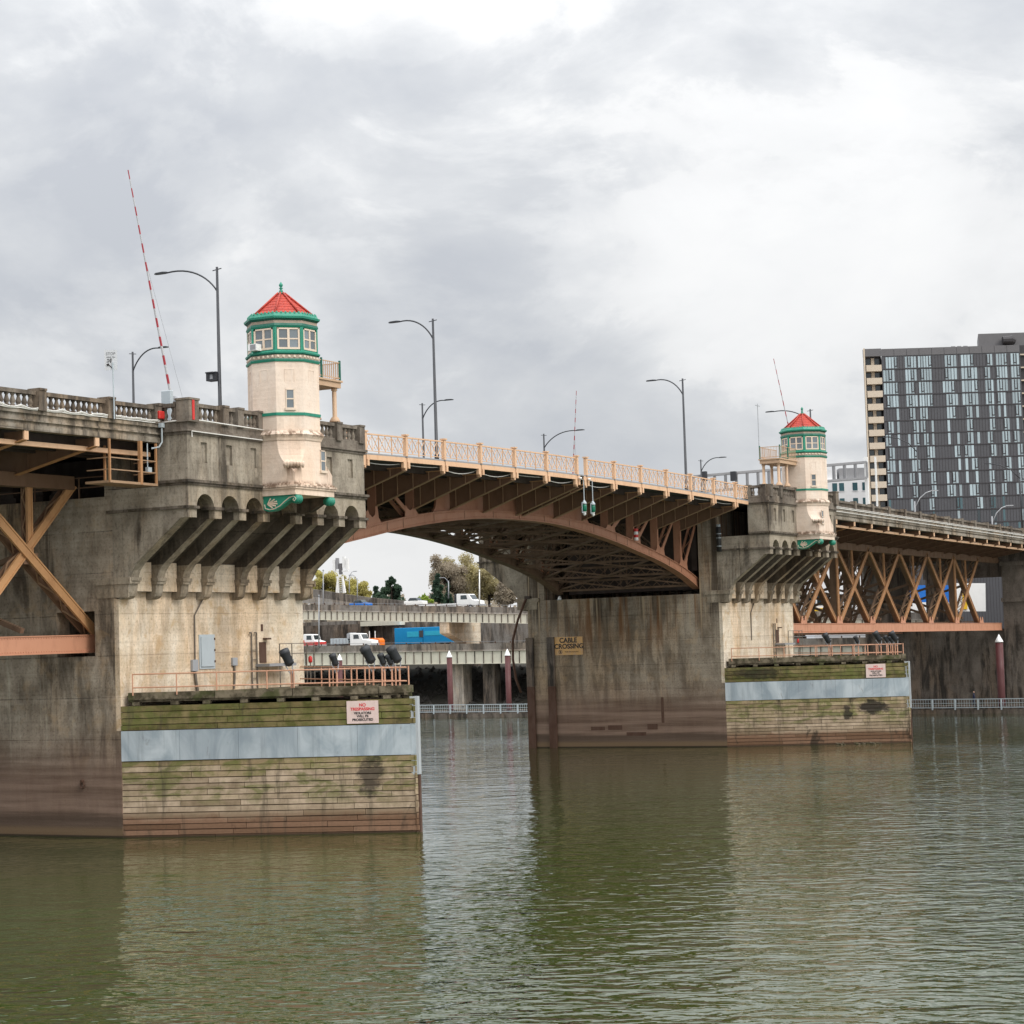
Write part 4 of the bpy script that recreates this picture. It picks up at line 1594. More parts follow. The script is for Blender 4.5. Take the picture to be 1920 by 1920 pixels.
        mb.loft([[(x, y0 + .05, 22.85), (x, y1 - .05, 22.85), (x, y1 - .05, 23.3), (x, y0 + .05, 23.3)] for x in (0.1, 37)])
        mb.build('top_chord', 'steel_rib', root)
        for i, x in enumerate(POSTS[2:]):
            if x < 13:
                # small frame round the first opening
                continue
            mb = mk()
            zt = zup(x) - 0.05
            mb.box(x - 0.16, x + 0.16, y0 + .03, y1 - .03, zt, 22.9)
            mb.build('spandrel_post', rm, root)
            nxt = x + 5.35
            if nxt < 40:
                mb = mk()
                pts = [(x + 0.55, 0, zup(x + .55) + 0.02), (lerp(x, nxt, .88), 0, 22.95)]
                for yk in (y0 + 0.07, y1 - 0.07):
                    mb.bar((pts[0][0], yk, pts[0][2]), (pts[1][0], yk, pts[1][2]), 0.10, 0.34)
                mb.zig((pts[0][0], y0 + .1, pts[0][2]), (pts[1][0], y0 + .1, pts[1][2]), (0, y1 - y0 - .2, 0), 6)
                mb.build('spandrel_diagonal', rm, root)
            # curved gusset at the foot of the V
            mb = mk()
            zb = zup
            g = [(x - 0.62, zb(x - .62) - .03), (x - 0.26, zb(x) + 0.42), (x - 0.16, zb(x) + 1.0), (x + 0.16, zb(x) + 1.0), (x + 0.28, zb(x) + 0.62), (x + 0.62, zb(x) + 0.44), (x + 1.0, zb(x) + 0.62), (x + 1.22, zb(x) + 0.95), (x + 1.5, zb(x) + 0.75), (x + 1.3, zb(x + 1) + 0.55), (x + 1.45, zb(x + 1.45) - .03)]
            k = max(0.35, min(1.0, (22.6 - zb(x)) / 2.6))
            g = [(gx, lerp(zb(gx) - .03, gz, k)) for gx, gz in g]
            mb.xz(g, y0 + 0.01, y0 + 0.05)
            mb.build('gusset', 'steel_rib', root)
    # cantilever brackets and floor beams at each panel point
    for x in [0.55] + POSTS[1:]:
        zd = zdeck(x)
        xb = x
        mb = mk()
        poly = [(SY + 0.1, zd - 0.80), (SY + 0.1, zd - 1.02), (RY, 21.15 if x < 15 else 21.0), (RY, zd - 0.8)]
        mb.yz(poly, xb - 0.03, xb + 0.03)
        br = mb.build('floor_bracket', 'steel_brown', root)
        mb = mk()
        zr_ = 21.15 if x < 15 else 21.0
        mb.bar((xb, SY + 0.1, zd - 1.03), (xb, RY, zr_ - 0.02), 0.34, 0.05)
        mb.build('bottom_flange', 'steel_edge', br)
        mb = mk()
        mb.bar((xb, SY + 0.1, zd - 0.80), (xb, RY, zd - 0.80), 0.34, 0.06)
        mb.build('top_flange', 'steel_tan', br)
        for f in (0.22, 0.45, 0.68, 0.9):
            y = lerp(SY, RY, f)
            zb_ = lerp(zd - 1.02, zr_, f)
            mb = mk()
            mb.box(xb - 0.12, xb + 0.12, y - 0.02, y + 0.02, zb_, zd - 0.8)
            mb.build('stiffener', 'steel_edge', br)
        mb = mk()
        mb.yz([(FY, zd - 0.8), (NY - 0.1, zd - 0.8), (NY - 0.1, zd - 1.02), (FY, zr_)], xb - 0.03, xb + 0.03)
        mb.build('floor_bracket', 'steel_brown', root)
        mb = mk()
        mb.box(xb - 0.05, xb + 0.05, RY + 0.8, FY - 0.8, zd - 1.75, zd - 0.9)
        mb.box(xb - 0.18, xb + 0.18, RY + 0.8, FY - 0.8, zd - 1.79, zd - 1.75)
        mb.build('floor_beam', 'steel_dark', root)
    # lateral and sway bracing between the ribs
    ya, yb = RY + 0.75, FY - 0.75
    ym = (ya + yb) / 2
    P2 = POSTS + [36.6]
    for i, x in enumerate(P2):
        zl = zlow(x) + 0.15
        mb = mk()
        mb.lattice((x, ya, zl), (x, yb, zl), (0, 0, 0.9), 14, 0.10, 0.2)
        mb.build('lattice_strut', 'steel_shaded', root)
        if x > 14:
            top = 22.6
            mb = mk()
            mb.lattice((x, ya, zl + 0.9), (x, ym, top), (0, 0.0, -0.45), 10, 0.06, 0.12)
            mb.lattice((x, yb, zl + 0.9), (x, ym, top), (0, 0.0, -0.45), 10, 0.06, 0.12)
            mb.build('sway_brace', 'steel_shaded', root)
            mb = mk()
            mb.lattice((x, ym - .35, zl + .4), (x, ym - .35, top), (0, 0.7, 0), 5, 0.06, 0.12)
            mb.build('middle_post', 'steel_shaded', root)
    for x0, x1 in zip(P2, P2[1:]):
        for p, q in (((x0, ya, zlow(x0) + .2), (x1, ym, zlow(x1) + .2)), ((x1, ym, zlow(x1) + .2), (x0, yb, zlow(x0) + .2)),
                     ((x0, ym, zlow(x0) + .26), (x1, ya, zlow(x1) + .26)), ((x0, ym, zlow(x0) + .26), (x1, yb, zlow(x1) + .26))):
            mb = mk()
            mb.bar(p, q, 0.26, 0.14)
            mb.build('lateral_brace', 'steel_shaded', root)
    # near-black block added to darken the pit behind the leaf
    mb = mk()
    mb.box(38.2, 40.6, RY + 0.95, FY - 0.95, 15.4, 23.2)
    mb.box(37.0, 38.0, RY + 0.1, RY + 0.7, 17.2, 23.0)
    mb.build('pit_shade_block', 'steel_dark', root)
    # cables slung under the sidewalk
    mb = mk()
    for i, (a, b) in enumerate(zip(POSTS[:-1], POSTS[1:])):
        sag = [0.30, 0.06, 0.34, 0.36, 0.10, 0.15][i]
        if (m > 0 and i in (1, 2, 3)) or sag < 0.05:
            continue
        pts = []
        for k in range(9):
            t_ = k / 8
            x = lerp(a, b, t_)
            pts.append((x, SY + 0.35, zdeck(x) - 0.52 - sag * 4 * t_ * (1 - t_)))
        mb.tube(pts, 0.03, 5)
    mb.build('slung_cable', 'pipe_white', root)
    return root


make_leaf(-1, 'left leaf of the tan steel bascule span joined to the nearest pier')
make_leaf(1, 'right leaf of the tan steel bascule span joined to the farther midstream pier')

# navigation lights hung at the middle
for X, w_ in ((-0.25, 'left'), (1.35, 'right')):
    root = thing('navigation_light', 'green navigation light hanging under midspan, %s one of the pair' % w_, 'navigation light', (X, -3.45, 23.8), 'navigation lights under midspan')
    mb = MB().tube([(X - 0.55, -3.45, 23.75), (X, -3.45, 23.7), (X, -3.45, 21.9)], 0.04)
    mb.build('drop_pipe', 'pale_grey', root)
    MB().lathe([(0.09, 0), (0.14, 0.1), (0.12, 0.18)], (X - 0.55, -3.45, 23.72), 8).build('junction', 'white_paint', root, True)
    MB().lathe([(0.2, 0), (0.2, 0.12), (0.05, 0.35)], (X, -3.45, 21.72), 10).build('hood', 'pale_grey', root, True)
    MB().lathe([(0.17, 0), (0.2, 0.2), (0.2, 0.45), (0.17, 0.6)], (X, -3.45, 21.12), 10).build('lens', 'lens_green', root, True)
    MB().lathe([(0.03, 0), (0.14, 0.14), (0.12, 0.3), (0.18, 0.34)], (X, -3.45, 20.78), 10).build('base', 'white_paint', root, True)
    mb = MB()
    mb.bar((X - 0.42, -3.45, 21.0), (X - 0.42, -3.45, 21.85), 0.05)
    mb.bar((X - 0.42, -3.45, 21.85), (X, -3.45, 21.85), 0.05)
    mb.bar((X - 0.42, -3.45, 21.05), (X, -3.45, 21.05), 0.05)
    mb.build('cage_bracket', 'pale_grey', root)
root = thing('marker_post', 'small red and white marker at the foot of a spandrel', 'marker', (22.25, 2.45, 19.7))
for i in range(4):
    mb = MB().tube([(22.25, 2.4, 19.72 + .27 * i), (22.25, 2.4, 19.72 + .27 * (i + 1))], 0.2, 8)
    mb.build('stripe', 'white_paint' if i % 2 == 0 else 'red_paint', root)

# ------------------------------------------------------------------ side truss spans
PANEL = 11.76


def member(root, p, q, y0, y1, w=0.5, name='diagonal', mat='steel_tan', lac=9, near=True, cover=0):
    """built-up member of two plates with lacing; p,q = (x,z); cover: +-1 closes one side with a plate"""
    P, Q = Vector((p[0], 0, p[1])), Vector((q[0], 0, q[1]))
    d = (Q - P).normalized()
    s = Vector((d.z, 0, -d.x))
    BF = [(0, 3, 2, 1), (4, 5, 6, 7), (0, 1, 5, 4), (1, 2, 6, 5), (2, 3, 7, 6), (3, 0, 4, 7)]

    def plate(mb, s0, s1, ya, yb):
        mb.add([c + s * u + Vector((0, y, 0)) for c in (P, Q) for u, y in ((s0, ya), (s1, ya), (s1, yb), (s0, yb))], BF)
    mb = MB()
    plate(mb, -w / 2 + .05, w / 2 - .05, y0 + .05, y0 + .12)
    for sg in (-1, 1):
        plate(mb, sg * w / 2 - .05, sg * w / 2 + .05, y0, y0 + .16)
    o = mb.build(name, mat, root)
    inner = 'steel_brown' if p[0] < 0 else 'steel_shaded'  # right truss inner faces get darker steel, shade put into colour
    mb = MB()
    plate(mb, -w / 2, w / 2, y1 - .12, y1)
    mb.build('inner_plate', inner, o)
    if cover:
        mb = MB()
        sg = cover
        plate(mb, sg * (w / 2 - .02) - .02, sg * (w / 2 - .02) + .02, y0 + .17, y1 - .13)
        mb.build('cover_plate', inner, o)
    elif lac:
        mb = MB()
        for sg in (-1, 1):
            ss = s * (w / 2 - .03) * sg
            mb.zig(P + ss + Vector((0, y0 + .14, 0)), Q + ss + Vector((0, y0 + .14, 0)), (0, y1 - y0 - .24, 0), lac, 0.1)
        mb.build('lacing', 'steel_edge', o)
    return o


def make_truss(m, x_end, label):
    root = thing('truss_span', label, 'bridge span', (m * 100, 10.85, 12))
    X = lambda a: m * a
    nodes = [54.1 + PANEL * i for i in range(12)]
    nodes = [n_ for n_ in nodes if n_ <= x_end + 0.5]
    zb, zt = 11.9, 21.0
    slope = lambda a: -0.0052 * (a - 62)
    for y0 in (RY, FY - 0.95):
        y1 = y0 + 0.95
        near = y0 == RY
        mb = MB()
        mb.loft([[(X(a), y0, 10.86 + slope(a)), (X(a), y1, 10.86 + slope(a)), (X(a), y1, 11.82 + slope(a)), (X(a), y0, 11.82 + slope(a))] for a in (54.3, x_end)])
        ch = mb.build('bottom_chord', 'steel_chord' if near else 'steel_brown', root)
        for z in (10.80, 11.82):
            mb = MB()
            mb.loft([[(X(a), y0 - .06, z + slope(a)), (X(a), y1 + .06, z + slope(a)), (X(a), y1 + .06, z + .06 + slope(a)), (X(a), y0 - .06, z + .06 + slope(a))] for a in (54.3, x_end)])
            mb.build('flange', 'steel_chord', ch)
        if near:
            mb = MB()
            a = 54.6
            while a < min(x_end, 90):
                for zf in (10.95, 11.74):
                    mb.box(X(a) - .035, X(a) + .035, y0 - .03, y0 + .01, zf + slope(a) - .035, zf + slope(a) + .035)
                a += 0.22
            rv = mb.build('rivets', 'steel_chord', ch)
            rv['kind'] = 'stuff'
        mb = MB()
        mb.loft([[(X(a), y0 + .05, 20.45 + slope(a)), (X(a), y1 - .05, 20.45 + slope(a)), (X(a), y1 - .05, 21.25 + slope(a)), (X(a), y0 + .05, 21.25 + slope(a))] for a in (56.2, x_end)])
        mb.build('top_chord', 'steel_brown', root)
        for i, (a, b) in enumerate(zip(nodes, nodes[1:])):
            za, zb_ = zb + slope(a), zb + slope(b)
            ta, tb = zt + slope(a) - .2, zt + slope(b) - .2
            lac = 11 if near else 7
            mt = ('steel_tan' if m < 0 else 'steel_tan_dim') if near else 'steel_brown'  # right truss: darker copy of one paint, weaker light put into colour
            member(root, (X(a) + m * .3, za), (X(b) - m * .15, tb), y0, y1, 0.5, 'diagonal', mt, lac, near)
            if i > 0:
                member(root, (X(a) + m * .15, ta), (X(b) - m * .3, zb_), y0 + .13, y1 - .13, 0.44, 'diagonal', mt, lac, near, cover=(1 if m > 0 else 0))
            else:
                member(root, (X(a) + m * 2.0, ta), (X(b) - m * .3, zb_), y0 + .13, y1 - .13, 0.44, 'diagonal', mt, lac, near, cover=(1 if m > 0 else 0))
            mid = (a + b) / 2
            member(root, (X(mid), (za + tb) / 2 + 0.1), (X(mid), tb), y0 + .2, y1 - .2, 0.36, 'hanger_post', mt, 5 if near else 0, near)
            mb = MB()
            c = (za + tb) / 2
            mb.box(X(mid) - .6, X(mid) + .6, y0 + .2, y1 - .2, c - .35, c + .3)
            mb.build('batten_plate', 'steel_brown', root)
            if i in (2, 6) or (i == 0 and False):
                member(root, (X(a), za), (X(a), ta), y0, y1, 0.5, 'post', mt, 10 if near else 0, near, cover=-1)
            # gussets at the bottom node
            mb = MB()
            g = [(-1.0, -.1), (-.62, .75), (-.42, .8), (-.2, .35), (0, .22), (.2, .35), (.42, .8), (.62, .75), (1.0, -.1)]
            mb.xz([(X(b) + u, zb_ + v_) for u, v_ in g], y0 - 0.03, y0 + 0.03)
            mb.build('gusset', 'steel_chord' if near else 'steel_brown', root)
    # deck and concrete edge
    xs_ = [55.7] + [67.15 + 5.87 * i for i in range(-1, 30) if 56 < 67.15 + 5.87 * i < x_end - 1] + [x_end + 6]
    mb = MB()
    mb.loft([[(X(a), SY + .45, zdeck(a) - 1.0), (X(a), NY - .45, zdeck(a) - 1.0), (X(a), NY - .45, zdeck(a) - .06), (X(a), SY + .45, zdeck(a) - .06)] for a in (xs_[0], xs_[-1])])
    mb.build('roadway_slab', 'asphalt', root)
    for yo, sg in ((SY, -1), (NY, 1)):
        for o, z0, z1 in ((0.22, -0.22, 0.0), (0.08, -0.52, -0.22), (0.16, -0.62, -0.52), (0.02, -0.80, -0.62), (0.10, -1.10, -0.80)):
            mb = MB()
            ya, yb = sorted((yo + sg * o, yo - sg * 0.44))
            mb.loft([[(X(a), ya, zdeck(a) + z0), (X(a), yb, zdeck(a) + z0), (X(a), yb, zdeck(a) + z1), (X(a), ya, zdeck(a) + z1)] for a in (xs_[0], xs_[-1])])
            mb.build('edge_moulding', 'deck_concrete', root)
    mb = MB()
    for Y in (-1.6, -0.2, 1.3, 4.6, 6.8, 9.0, 11.2, 13.4, 15.6, 19.6, 21.4, 23):
        mb.bar((X(xs_[0]), Y, zdeck(xs_[0]) - 1.35), (X(xs_[-1]), Y, zdeck(xs_[-1]) - 1.35), 0.25, 0.7)
    mb.build('stringers', 'steel_dark', root)
    mb = MB()
    mb.bar((X(xs_[0]), SY + .75, zdeck(xs_[0]) - 1.72), (X(xs_[-1]), SY + .75, zdeck(xs_[-1]) - 1.72), 0.30, 0.26)
    mb.build('edge_stringer', 'steel_light', root)
    for a in xs_[1:-1]:
        zd = zdeck(a)
        mb = MB()
        zr_ = 21.1 + slope(a)
        mb.yz([(SY + .05, zd - 1.14), (SY + .05, zd - 1.60), (RY, zr_), (FY, zr_), (NY - .05, zd - 1.6), (NY - .05, zd - 1.14)], X(a) - .04, X(a) + .04)
        br = mb.build('floor_bracket', 'steel_brown', root)
        mb = MB()
        mb.bar((X(a), SY + .05, zd - 1.62), (X(a), RY, zr_ - .02), 0.36, 0.06)
        mb.bar((X(a), RY, zr_ - .02), (X(a), FY, zr_ - .02), 0.36, 0.06)
        mb.build('bottom_flange', 'steel_tan' if abs(a) < 70 else 'steel_brown', br)
        mb = MB()
        mb.box(X(a) - .17, X(a) + .17, SY - 0.06, SY + 0.05, zd - 1.62, zd - 1.12)
        mb.build('end_plate', 'steel_light', br)
        for f in (.3, .6, .85):
            y = lerp(SY, RY, f)
            mb = MB()
            mb.box(X(a) - .12, X(a) + .12, y - .02, y + .02, lerp(zd - 1.6, zr_, f), zd - 1.15)
            mb.build('stiffener', 'steel_brown', br)
        mb = MB()
        mb.xz([(X(a) - .42, zd - .8), (X(a) + .42, zd - .8), (X(a) + .22, zd - 1.13), (X(a) - .22, zd - 1.13)], SY - .09, SY + .4)
        mb.build('seat_block', 'deck_concrete', br)
    # lateral bracing in the bottom plane and sway frames
    for i, (a, b) in enumerate(zip(nodes, nodes[1:])):
        ya, yb = RY + 0.95, FY - 0.95
        for p, q in (((a, ya), (b, yb)), ((a, yb), (b, ya))):
            mb = MB()
            mb.lattice((X(p[0]), p[1], 11.2), (X(q[0]), q[1], 11.2), (0, 0, 0.5), 14, 0.06, 0.12)
            mb.build('lateral_brace', 'steel_shaded', root)
        mb = MB()
        c = 16.6
        ym = (ya + yb) / 2
        mid = (a + b) / 2
        mb.bar((X(mid), ya, c), (X(mid), ym, c - 1.9), 0.3)
        mb.bar((X(mid), yb, c), (X(mid), ym, c - 1.9), 0.3)
        mb.bar((X(mid), ya, 12.2), (X(mid), ym, c - 1.9), 0.3)
        mb.bar((X(mid), yb, 12.2), (X(mid), ym, c - 1.9), 0.3)
        mb.build('sway_brace', 'steel_shaded', root)
    # balustrade is a part of the span
    zb0, zb1 = zdeck(xs_[0]), zdeck(xs_[-1])
    if m < 0:
        ps = [(66.15 - 55.7 + 5.83 * i, 0.75, 0.14) for i in range(-1, 5)]
        pl = [(0.35, 0.7, 0.1)] + [p for p in ps if p[0] > 1]
        pl = [(0.3, 0.6, 0.1)] + [(s, 0.75, 0.14) for s in (4.62, 10.45, 16.3, 22.1)]
        p0, p1 = (X(xs_[0]), SY), (X(xs_[-1]), SY)
        balustrade(root, p0, p1, (zb0, zb1), (zb0 + 1.06, zb1 + 1.06), pl, 0.455)
    else:
        L = xs_[-1] - xs_[0]
        pl = [(0.3, 0.6, 0.1)] + [(67.15 - 55.7 + 5.87 * i, 0.6, 0.22) for i in range(-1, int((L - 12) / 5.87))]
        for s, w, h in pl:
            a = xs_[0] + s
            mb = MB().box(X(a) - w / 2, X(a) + w / 2, SY - .3, SY + .3, zdeck(a) - .02, zdeck(a) + 0.9 + h)
            mb.build('post', 'balustrade_concrete', root)
        mb = MB()
        mb.loft([[(a, SY - .2, zdeck(a) + .72), (a, SY + .2, zdeck(a) + .72), (a, SY + .2, zdeck(a) + .95), (a, SY - .2, zdeck(a) + .95)] for a in (xs_[0], xs_[-1])])
        mb.build('top_rail', 'balustrade_concrete', root)
        mb = MB()
        a = xs_[0] + 0.4
        while a < xs_[-1]:
            mb.lathe([(0.13, 0), (0.15, .25), (0.08, .5), (0.12, .72)], (a, SY, zdeck(a)), 6)
            a += 0.46
        o = mb.build('balusters', 'balustrade_concrete', root)
        o['kind'] = 'stuff'
        # pale service pipes along the edge
        for y, z, r in ((SY - .3, 0.06, .05), (SY - .28, -.30, .045), (SY - .32, 0.2, .03)):
            mb = MB().tube([(a, y, zdeck(a) + z) for a in (56, 80, 110, x_end + 5)], r)
            mb.build('service_pipe', 'pipe_white', root)
    return root


make_truss(-1, 103, 'left tan steel truss span with concrete balustrade leaving the nearest pier')
make_truss(1, 147, 'right tan steel truss span running to the far bank')
# pale cables along the left balustrade foot
root = thing('cable_run', 'bundle of white cables slung along the left balustrade foot', 'cable')
for y, dz, sag in ((SY - .26, 0.04, .05), (SY - .28, 0.14, .12), (SY - .30, 0.20, .16)):
    pts = []
    for k in range(61):
        a = 55.9 + k * 0.26
        pts.append((-a, y, zdeck(a) + dz - sag * abs(math.sin(a * 1.9)) * (1 if a > 62 else .3)))
    MB().tube(pts, 0.035, 5).build('cable', 'pipe_white', root, True)
pts = [(-55.8, -3.6, 24.05), (-55.75, -4.6, 24.08), (-55.7, -5.42, 24.12), (-54.5, -5.44, 24.12), (-50, -5.42, 24.06), (-48.2, -5.42, 24.04)]
MB().tube(pts, 0.04, 5).build('cable', 'pipe_white', root, True)
root = thing('wall_conduit', 'white conduit run along the cornice of the nearest pier', 'conduit')
MB().tube([(-55.4, -5.4, 23.1), (-55.4, -5.4, 23.45), (-49, -5.38, 23.42), (-48.3, -5.38, 23.42)], 0.035, 5).build('pipe', 'pipe_white', root)
root = thing('red_junction_box', 'bright red junction box at the corner of the left balustrade', 'junction box', (-55.8, -3.5, 24.4))
mb = MB().box(-56.1, -55.6, -3.65, -3.35, 24.25, 24.72)
mb.build('casing', 'red_paint', root, bevel=0.05)
MB().box(-56.05, -55.75, -3.72, -3.5, 23.75, 24.0).build('terminal', 'pale_grey', root)
MB().tube([(-55.9, -3.62, 23.8), (-55.9, -3.62, 22.9), (-56.1, -3.55, 22.6), (-56.5, -3.3, 22.5)], 0.05, 6).build('cable_tail', 'pale_grey', root)
root = thing('red_stripe_board', 'red marker board on the corner balustrade post', 'marker', (-55.4, -5.5, 24.6))
MB().box(-55.5, -55.3, -5.56, -5.52, 24.1, 25.25).build('board', 'red_paint', root)

# inspection cage hung beside the left pier
root = thing('inspection_cage', 'tan steel inspection platform hung under the left deck edge', 'platform', (-58.4, -3.4, 20.4))
mb = MB()
x0, x1, xm = -60.45, -56.25, -57.7
for x in (x0, x1):
    mb.bar((x, -3.42, 20.35), (x, -3.42, 22.8), 0.11)
mb.bar((xm, -3.42, 20.35), (xm, -3.42, 22.85), 0.2)
mb.bar((x0 + .12, -3.3, 20.4), (x0 + .12, -3.3, 21.75), 0.07)
mb.bar((-59.0, -1.9, 20.4), (-59.0, -1.9, 22.6), 0.11)
mb.build('hangers', 'steel_tan_dim', root)
mb = MB().box(x0 - .05, x1 + .05, -3.5, -1.7, 20.32, 20.46)
mb.build('floor', 'steel_edge', root)
mb = MB()
for z in (21.75, 21.08):
    mb.bar((x0, -3.42, z), (x1, -3.42, z), 0.06)
    mb.bar((x0, -3.42, z), (x0, -1.8, z), 0.06)
    mb.bar((x1, -3.42, z), (x1, -1.8, z), 0.06)
mb.build('guard_rail', 'steel_edge', root)
mb = MB().box(-56.9, -56.55, -3.35, -3.15, 21.1, 21.4)
mb.build('switch_box', 'pale_grey', root)
MB().tube([(-56.75, -3.2, 21.4), (-56.75, -3.2, 22.8)], 0.04).build('conduit', 'pale_grey', root)

# ------------------------------------------------------------------ fittings on the end walls and channel wall
def wall_fittings(cx, near):
    s = cx + 46
    who = 'nearest' if near else 'farther midstream'
    X = lambda x: x + s
    if near:
        root = thing('wall_cabinet', 'pale blue steel cabinet on the cream wall of the nearest pier', 'cabinet', (X(-47.15), -0.1, 10.7))
        MB().box(X(-47.95), X(-46.35), -0.06, 0.02, 9.62, 11.75).build('frame', 'pale_grey', root)
        d_ = MB().box(X(-47.82), X(-46.5), -0.13, -0.061, 9.75, 11.62).build('door', 'pale_grey', root, bevel=0.02)
        for z in (10.0, 10.7, 11.4):
            MB().box(X(-46.52), X(-46.42), -0.17, -0.1, z, z + .14).build('hinge', 'rust_brown', d_)
        root = thing('meter_box', 'grey meter box low on the cream wall of the nearest pier', 'box', (X(-48.55), -0.1, 9.8))
        MB().box(X(-48.82), X(-48.25), -0.2, 0.01, 9.5, 10.22).build('casing', 'lamp_grey', root, bevel=0.03)
        MB().tube([(X(-48.5), -.1, 9.5), (X(-48.45), -.12, 8.9), (X(-48.3), -.12, 8.3)], 0.09).build('stub', 'conduit', root)
        root = thing('switch_box', 'small dark switch box on a pipe right of the pale blue cabinet', 'box', (X(-44.3), -0.1, 9.9))
        MB().box(X(-44.6), X(-44.08), -0.16, 0.01, 9.75, 10.26).build('casing', 'lamp_grey', root, bevel=0.02)
        MB().tube([(X(-44.35), -.08, 9.75), (X(-44.35), -.08, 9.0), (X(-44.45), -.08, 8.3)], 0.08).build('pipe', 'conduit', root)
    root = thing('wall_conduit', 'thin dark conduit bending down the cream wall of the %s pier' % who, 'conduit', (X(-48), -.1, 12))
    MB().tube([(X(-47.25), -0.52, 16.2), (X(-47.3), -0.52, 14.3), (X(-47.35), -0.12, 14.2), (X(-48.4), -0.08, 12.95), (X(-48.45), -0.08, 10.2)], 0.05, 6).build('pipe', 'conduit', root)
    root = thing('wall_pipes', 'pair of bent vent pipes on the cream wall of the %s pier' % who, 'pipe', (X(-42.2), -.1, 10))
    for x in (-42.45, -41.88):
        MB().tube([(X(x), -.1, 8.24), (X(x), -.1, 11.7), (X(x) - .12, -.16, 11.83), (X(x) - .35, -.2, 11.8)], 0.05, 6).build('pipe', 'conduit', root)
    mb = MB()
    for z in (8.9, 9.5, 10.1, 10.7):
        mb.bar((X(-42.45), -.1, z), (X(-41.88), -.1, z), 0.04)
    mb.build('rungs', 'conduit', root)
    root = thing('steel_door', 'rusty narrow steel door above the fender of the %s pier' % who, 'door', (X(-41.15), -.05, 10))
    MB().box(X(-41.5), X(-40.75), -0.04, 0.02, 9.86, 11.2).build('leaf', 'rust_brown', root)
    MB().box(X(-41.05), X(-40.6), -.35, 0, 11.35, 11.46).build('hood', 'rust_brown', root)
    MB().box(X(-41.25), X(-41.05), -.04, 0.01, 11.9, 12.35).build('slot', 'rust_brown', root)
    root = thing('door_platform', 'grey steel door landing with open guard rails on the %s pier' % who, 'platform', (X(-40), -.6, 9.7))
    MB().box(X(-41.95), X(-38.9), -1.1, 0.0, 9.62, 9.80).build('floor', 'soft_grey', root)
    mb = MB()
    for x in (-40.7, -39.3, -37.6, -36.7):
        mb.bar((X(x), -1.05, 8.24), (X(x), -1.05, 11.05), 0.05)
    for z in (10.4, 11.05):
        mb.bar((X(-40.7), -1.05, z), (X(-36.7), -1.05, z), 0.05)
        mb.bar((X(-36.7), -1.05, z), (X(-36.7), -.05, z), 0.05)
    mb.build('guard_rail', 'conduit', root)
    root = thing('red_lamp', 'small red lamp at the corner of the %s pier fender' % who, 'lamp', (X(-36.2), -.4, 9.6))
    MB().lathe([(0.1, 0), (0.14, .1), (0.14, .35), (0.06, .45)], (X(-36.2), -.4, 9.75), 8).build('lens', 'red_paint', root, True)
    MB().tube([(X(-36.2), -.4, 8.24), (X(-36.2), -.4, 9.78)], 0.04).build('stem', 'conduit', root)


wall_fittings(-46, True)
wall_fittings(46, False)

# cable crossing board on the channel wall
XW = 46 - A
root = thing('cable_sign', 'weathered orange CABLE CROSSING board on the midstream pier wall', 'sign', (XW - .05, 16.75, 10.2))
b = MB().box(XW - .07, XW - .01, 15.2, 18.35, 9.3, 11.12).build('board', 'sign_orange', root)
text('CABLE', 0.68, (XW - .085, 16.8, 10.76), (0, -1, 0), (0, 0, 1), 'letter_black', b, bold=0.02)
text('CROSSING', 0.68, (XW - .085, 16.75, 10.16), (0, -1, 0), (0, 0, 1), 'letter_black', b, bold=0.02)
mb = MB()
pts = [(XW - .08, 17.72 + .19 * math.cos(R(k * 30)), 9.62 + .19 * math.sin(R(k * 30))) for k in range(13)]
mb.tube(pts, 0.02, 4)
mb.bar((XW - .08, 17.72, 9.5), (XW - .08, 17.72, 9.74), 0.1, 0.02)
mb.build('emblem', 'letter_black', b)
text('Pacific Northwest Bell', 0.17, (XW - .085, 16.45, 9.62), (0, -1, 0), (0, 0, 1), 'letter_black', b)
# stencilled dark blocks near the water
root = thing('painted_marks', 'faded black stencilled blocks near the waterline of the midstream pier', 'marking', (XW, 12, 1.5))
for y0, y1, z0, z1 in ((14.6, 13.05, 1.72, 2.08), (12.7, 11.15, 1.75, 2.2), (10.7, 8.55, 1.15, 1.5), (8.4, 7.3, 1.75, 2.3)):
    MB().box(XW - .012, XW - .004, y1, y0, z0, z1).build('block', 'rust_brown', root)
MB().box(XW - .012, XW - .004, 6.55, 6.85, 2.4, 4.9).build('streak', 'rust_brown', root)
# steel guard strips at the far corner of the channel wall
for y, w_ in ((18.9, 'right'), (21.3, 'left')):
    root = thing('guard_strip', 'vertical steel guard strip on the midstream pier edge, %s of two' % w_, 'guard strip', (XW - .1, y, 5))
    MB().box(XW - .2, XW - .01, y - .52, y + .3, 6.2, 11.15).build('upper_plate', 'dark_far_concrete', root)
    MB().box(XW - .2, XW - .01, y - .52, y + .3, -2, 6.19).build('rusty_plate', 'rust_brown', root)
root = thing('hanging_cable', 'thick dark cable hanging beside the midstream pier edge', 'cable', (XW, 22, 10))
MB().tube([(XW - .2, 21.3, 15.3), (XW - .3, 21.6, 14.6), (XW - .4, 22.3, 13), (XW - .5, 22.9, 11), (XW - .5, 22.95, 9), (XW - .45, 22.7, 7), (XW - .4, 22.2, 5.6)], 0.13, 7).build('cable', 'rust_brown', root, True)
MB().box(XW - .35, XW - .02, 20.9, 21.5, 15.1, 15.4).build('clamp', 'steel_dark', root)
root = thing('wall_tube', 'black banded tube fixed on the midstream pier side wall', 'pipe', (XW - .3, 0, 20))
MB().tube([(XW - .3, -.05, 18.9), (XW - .3, -.05, 21.3)], 0.24, 10).build('tube', 'black_rubber', root, True)
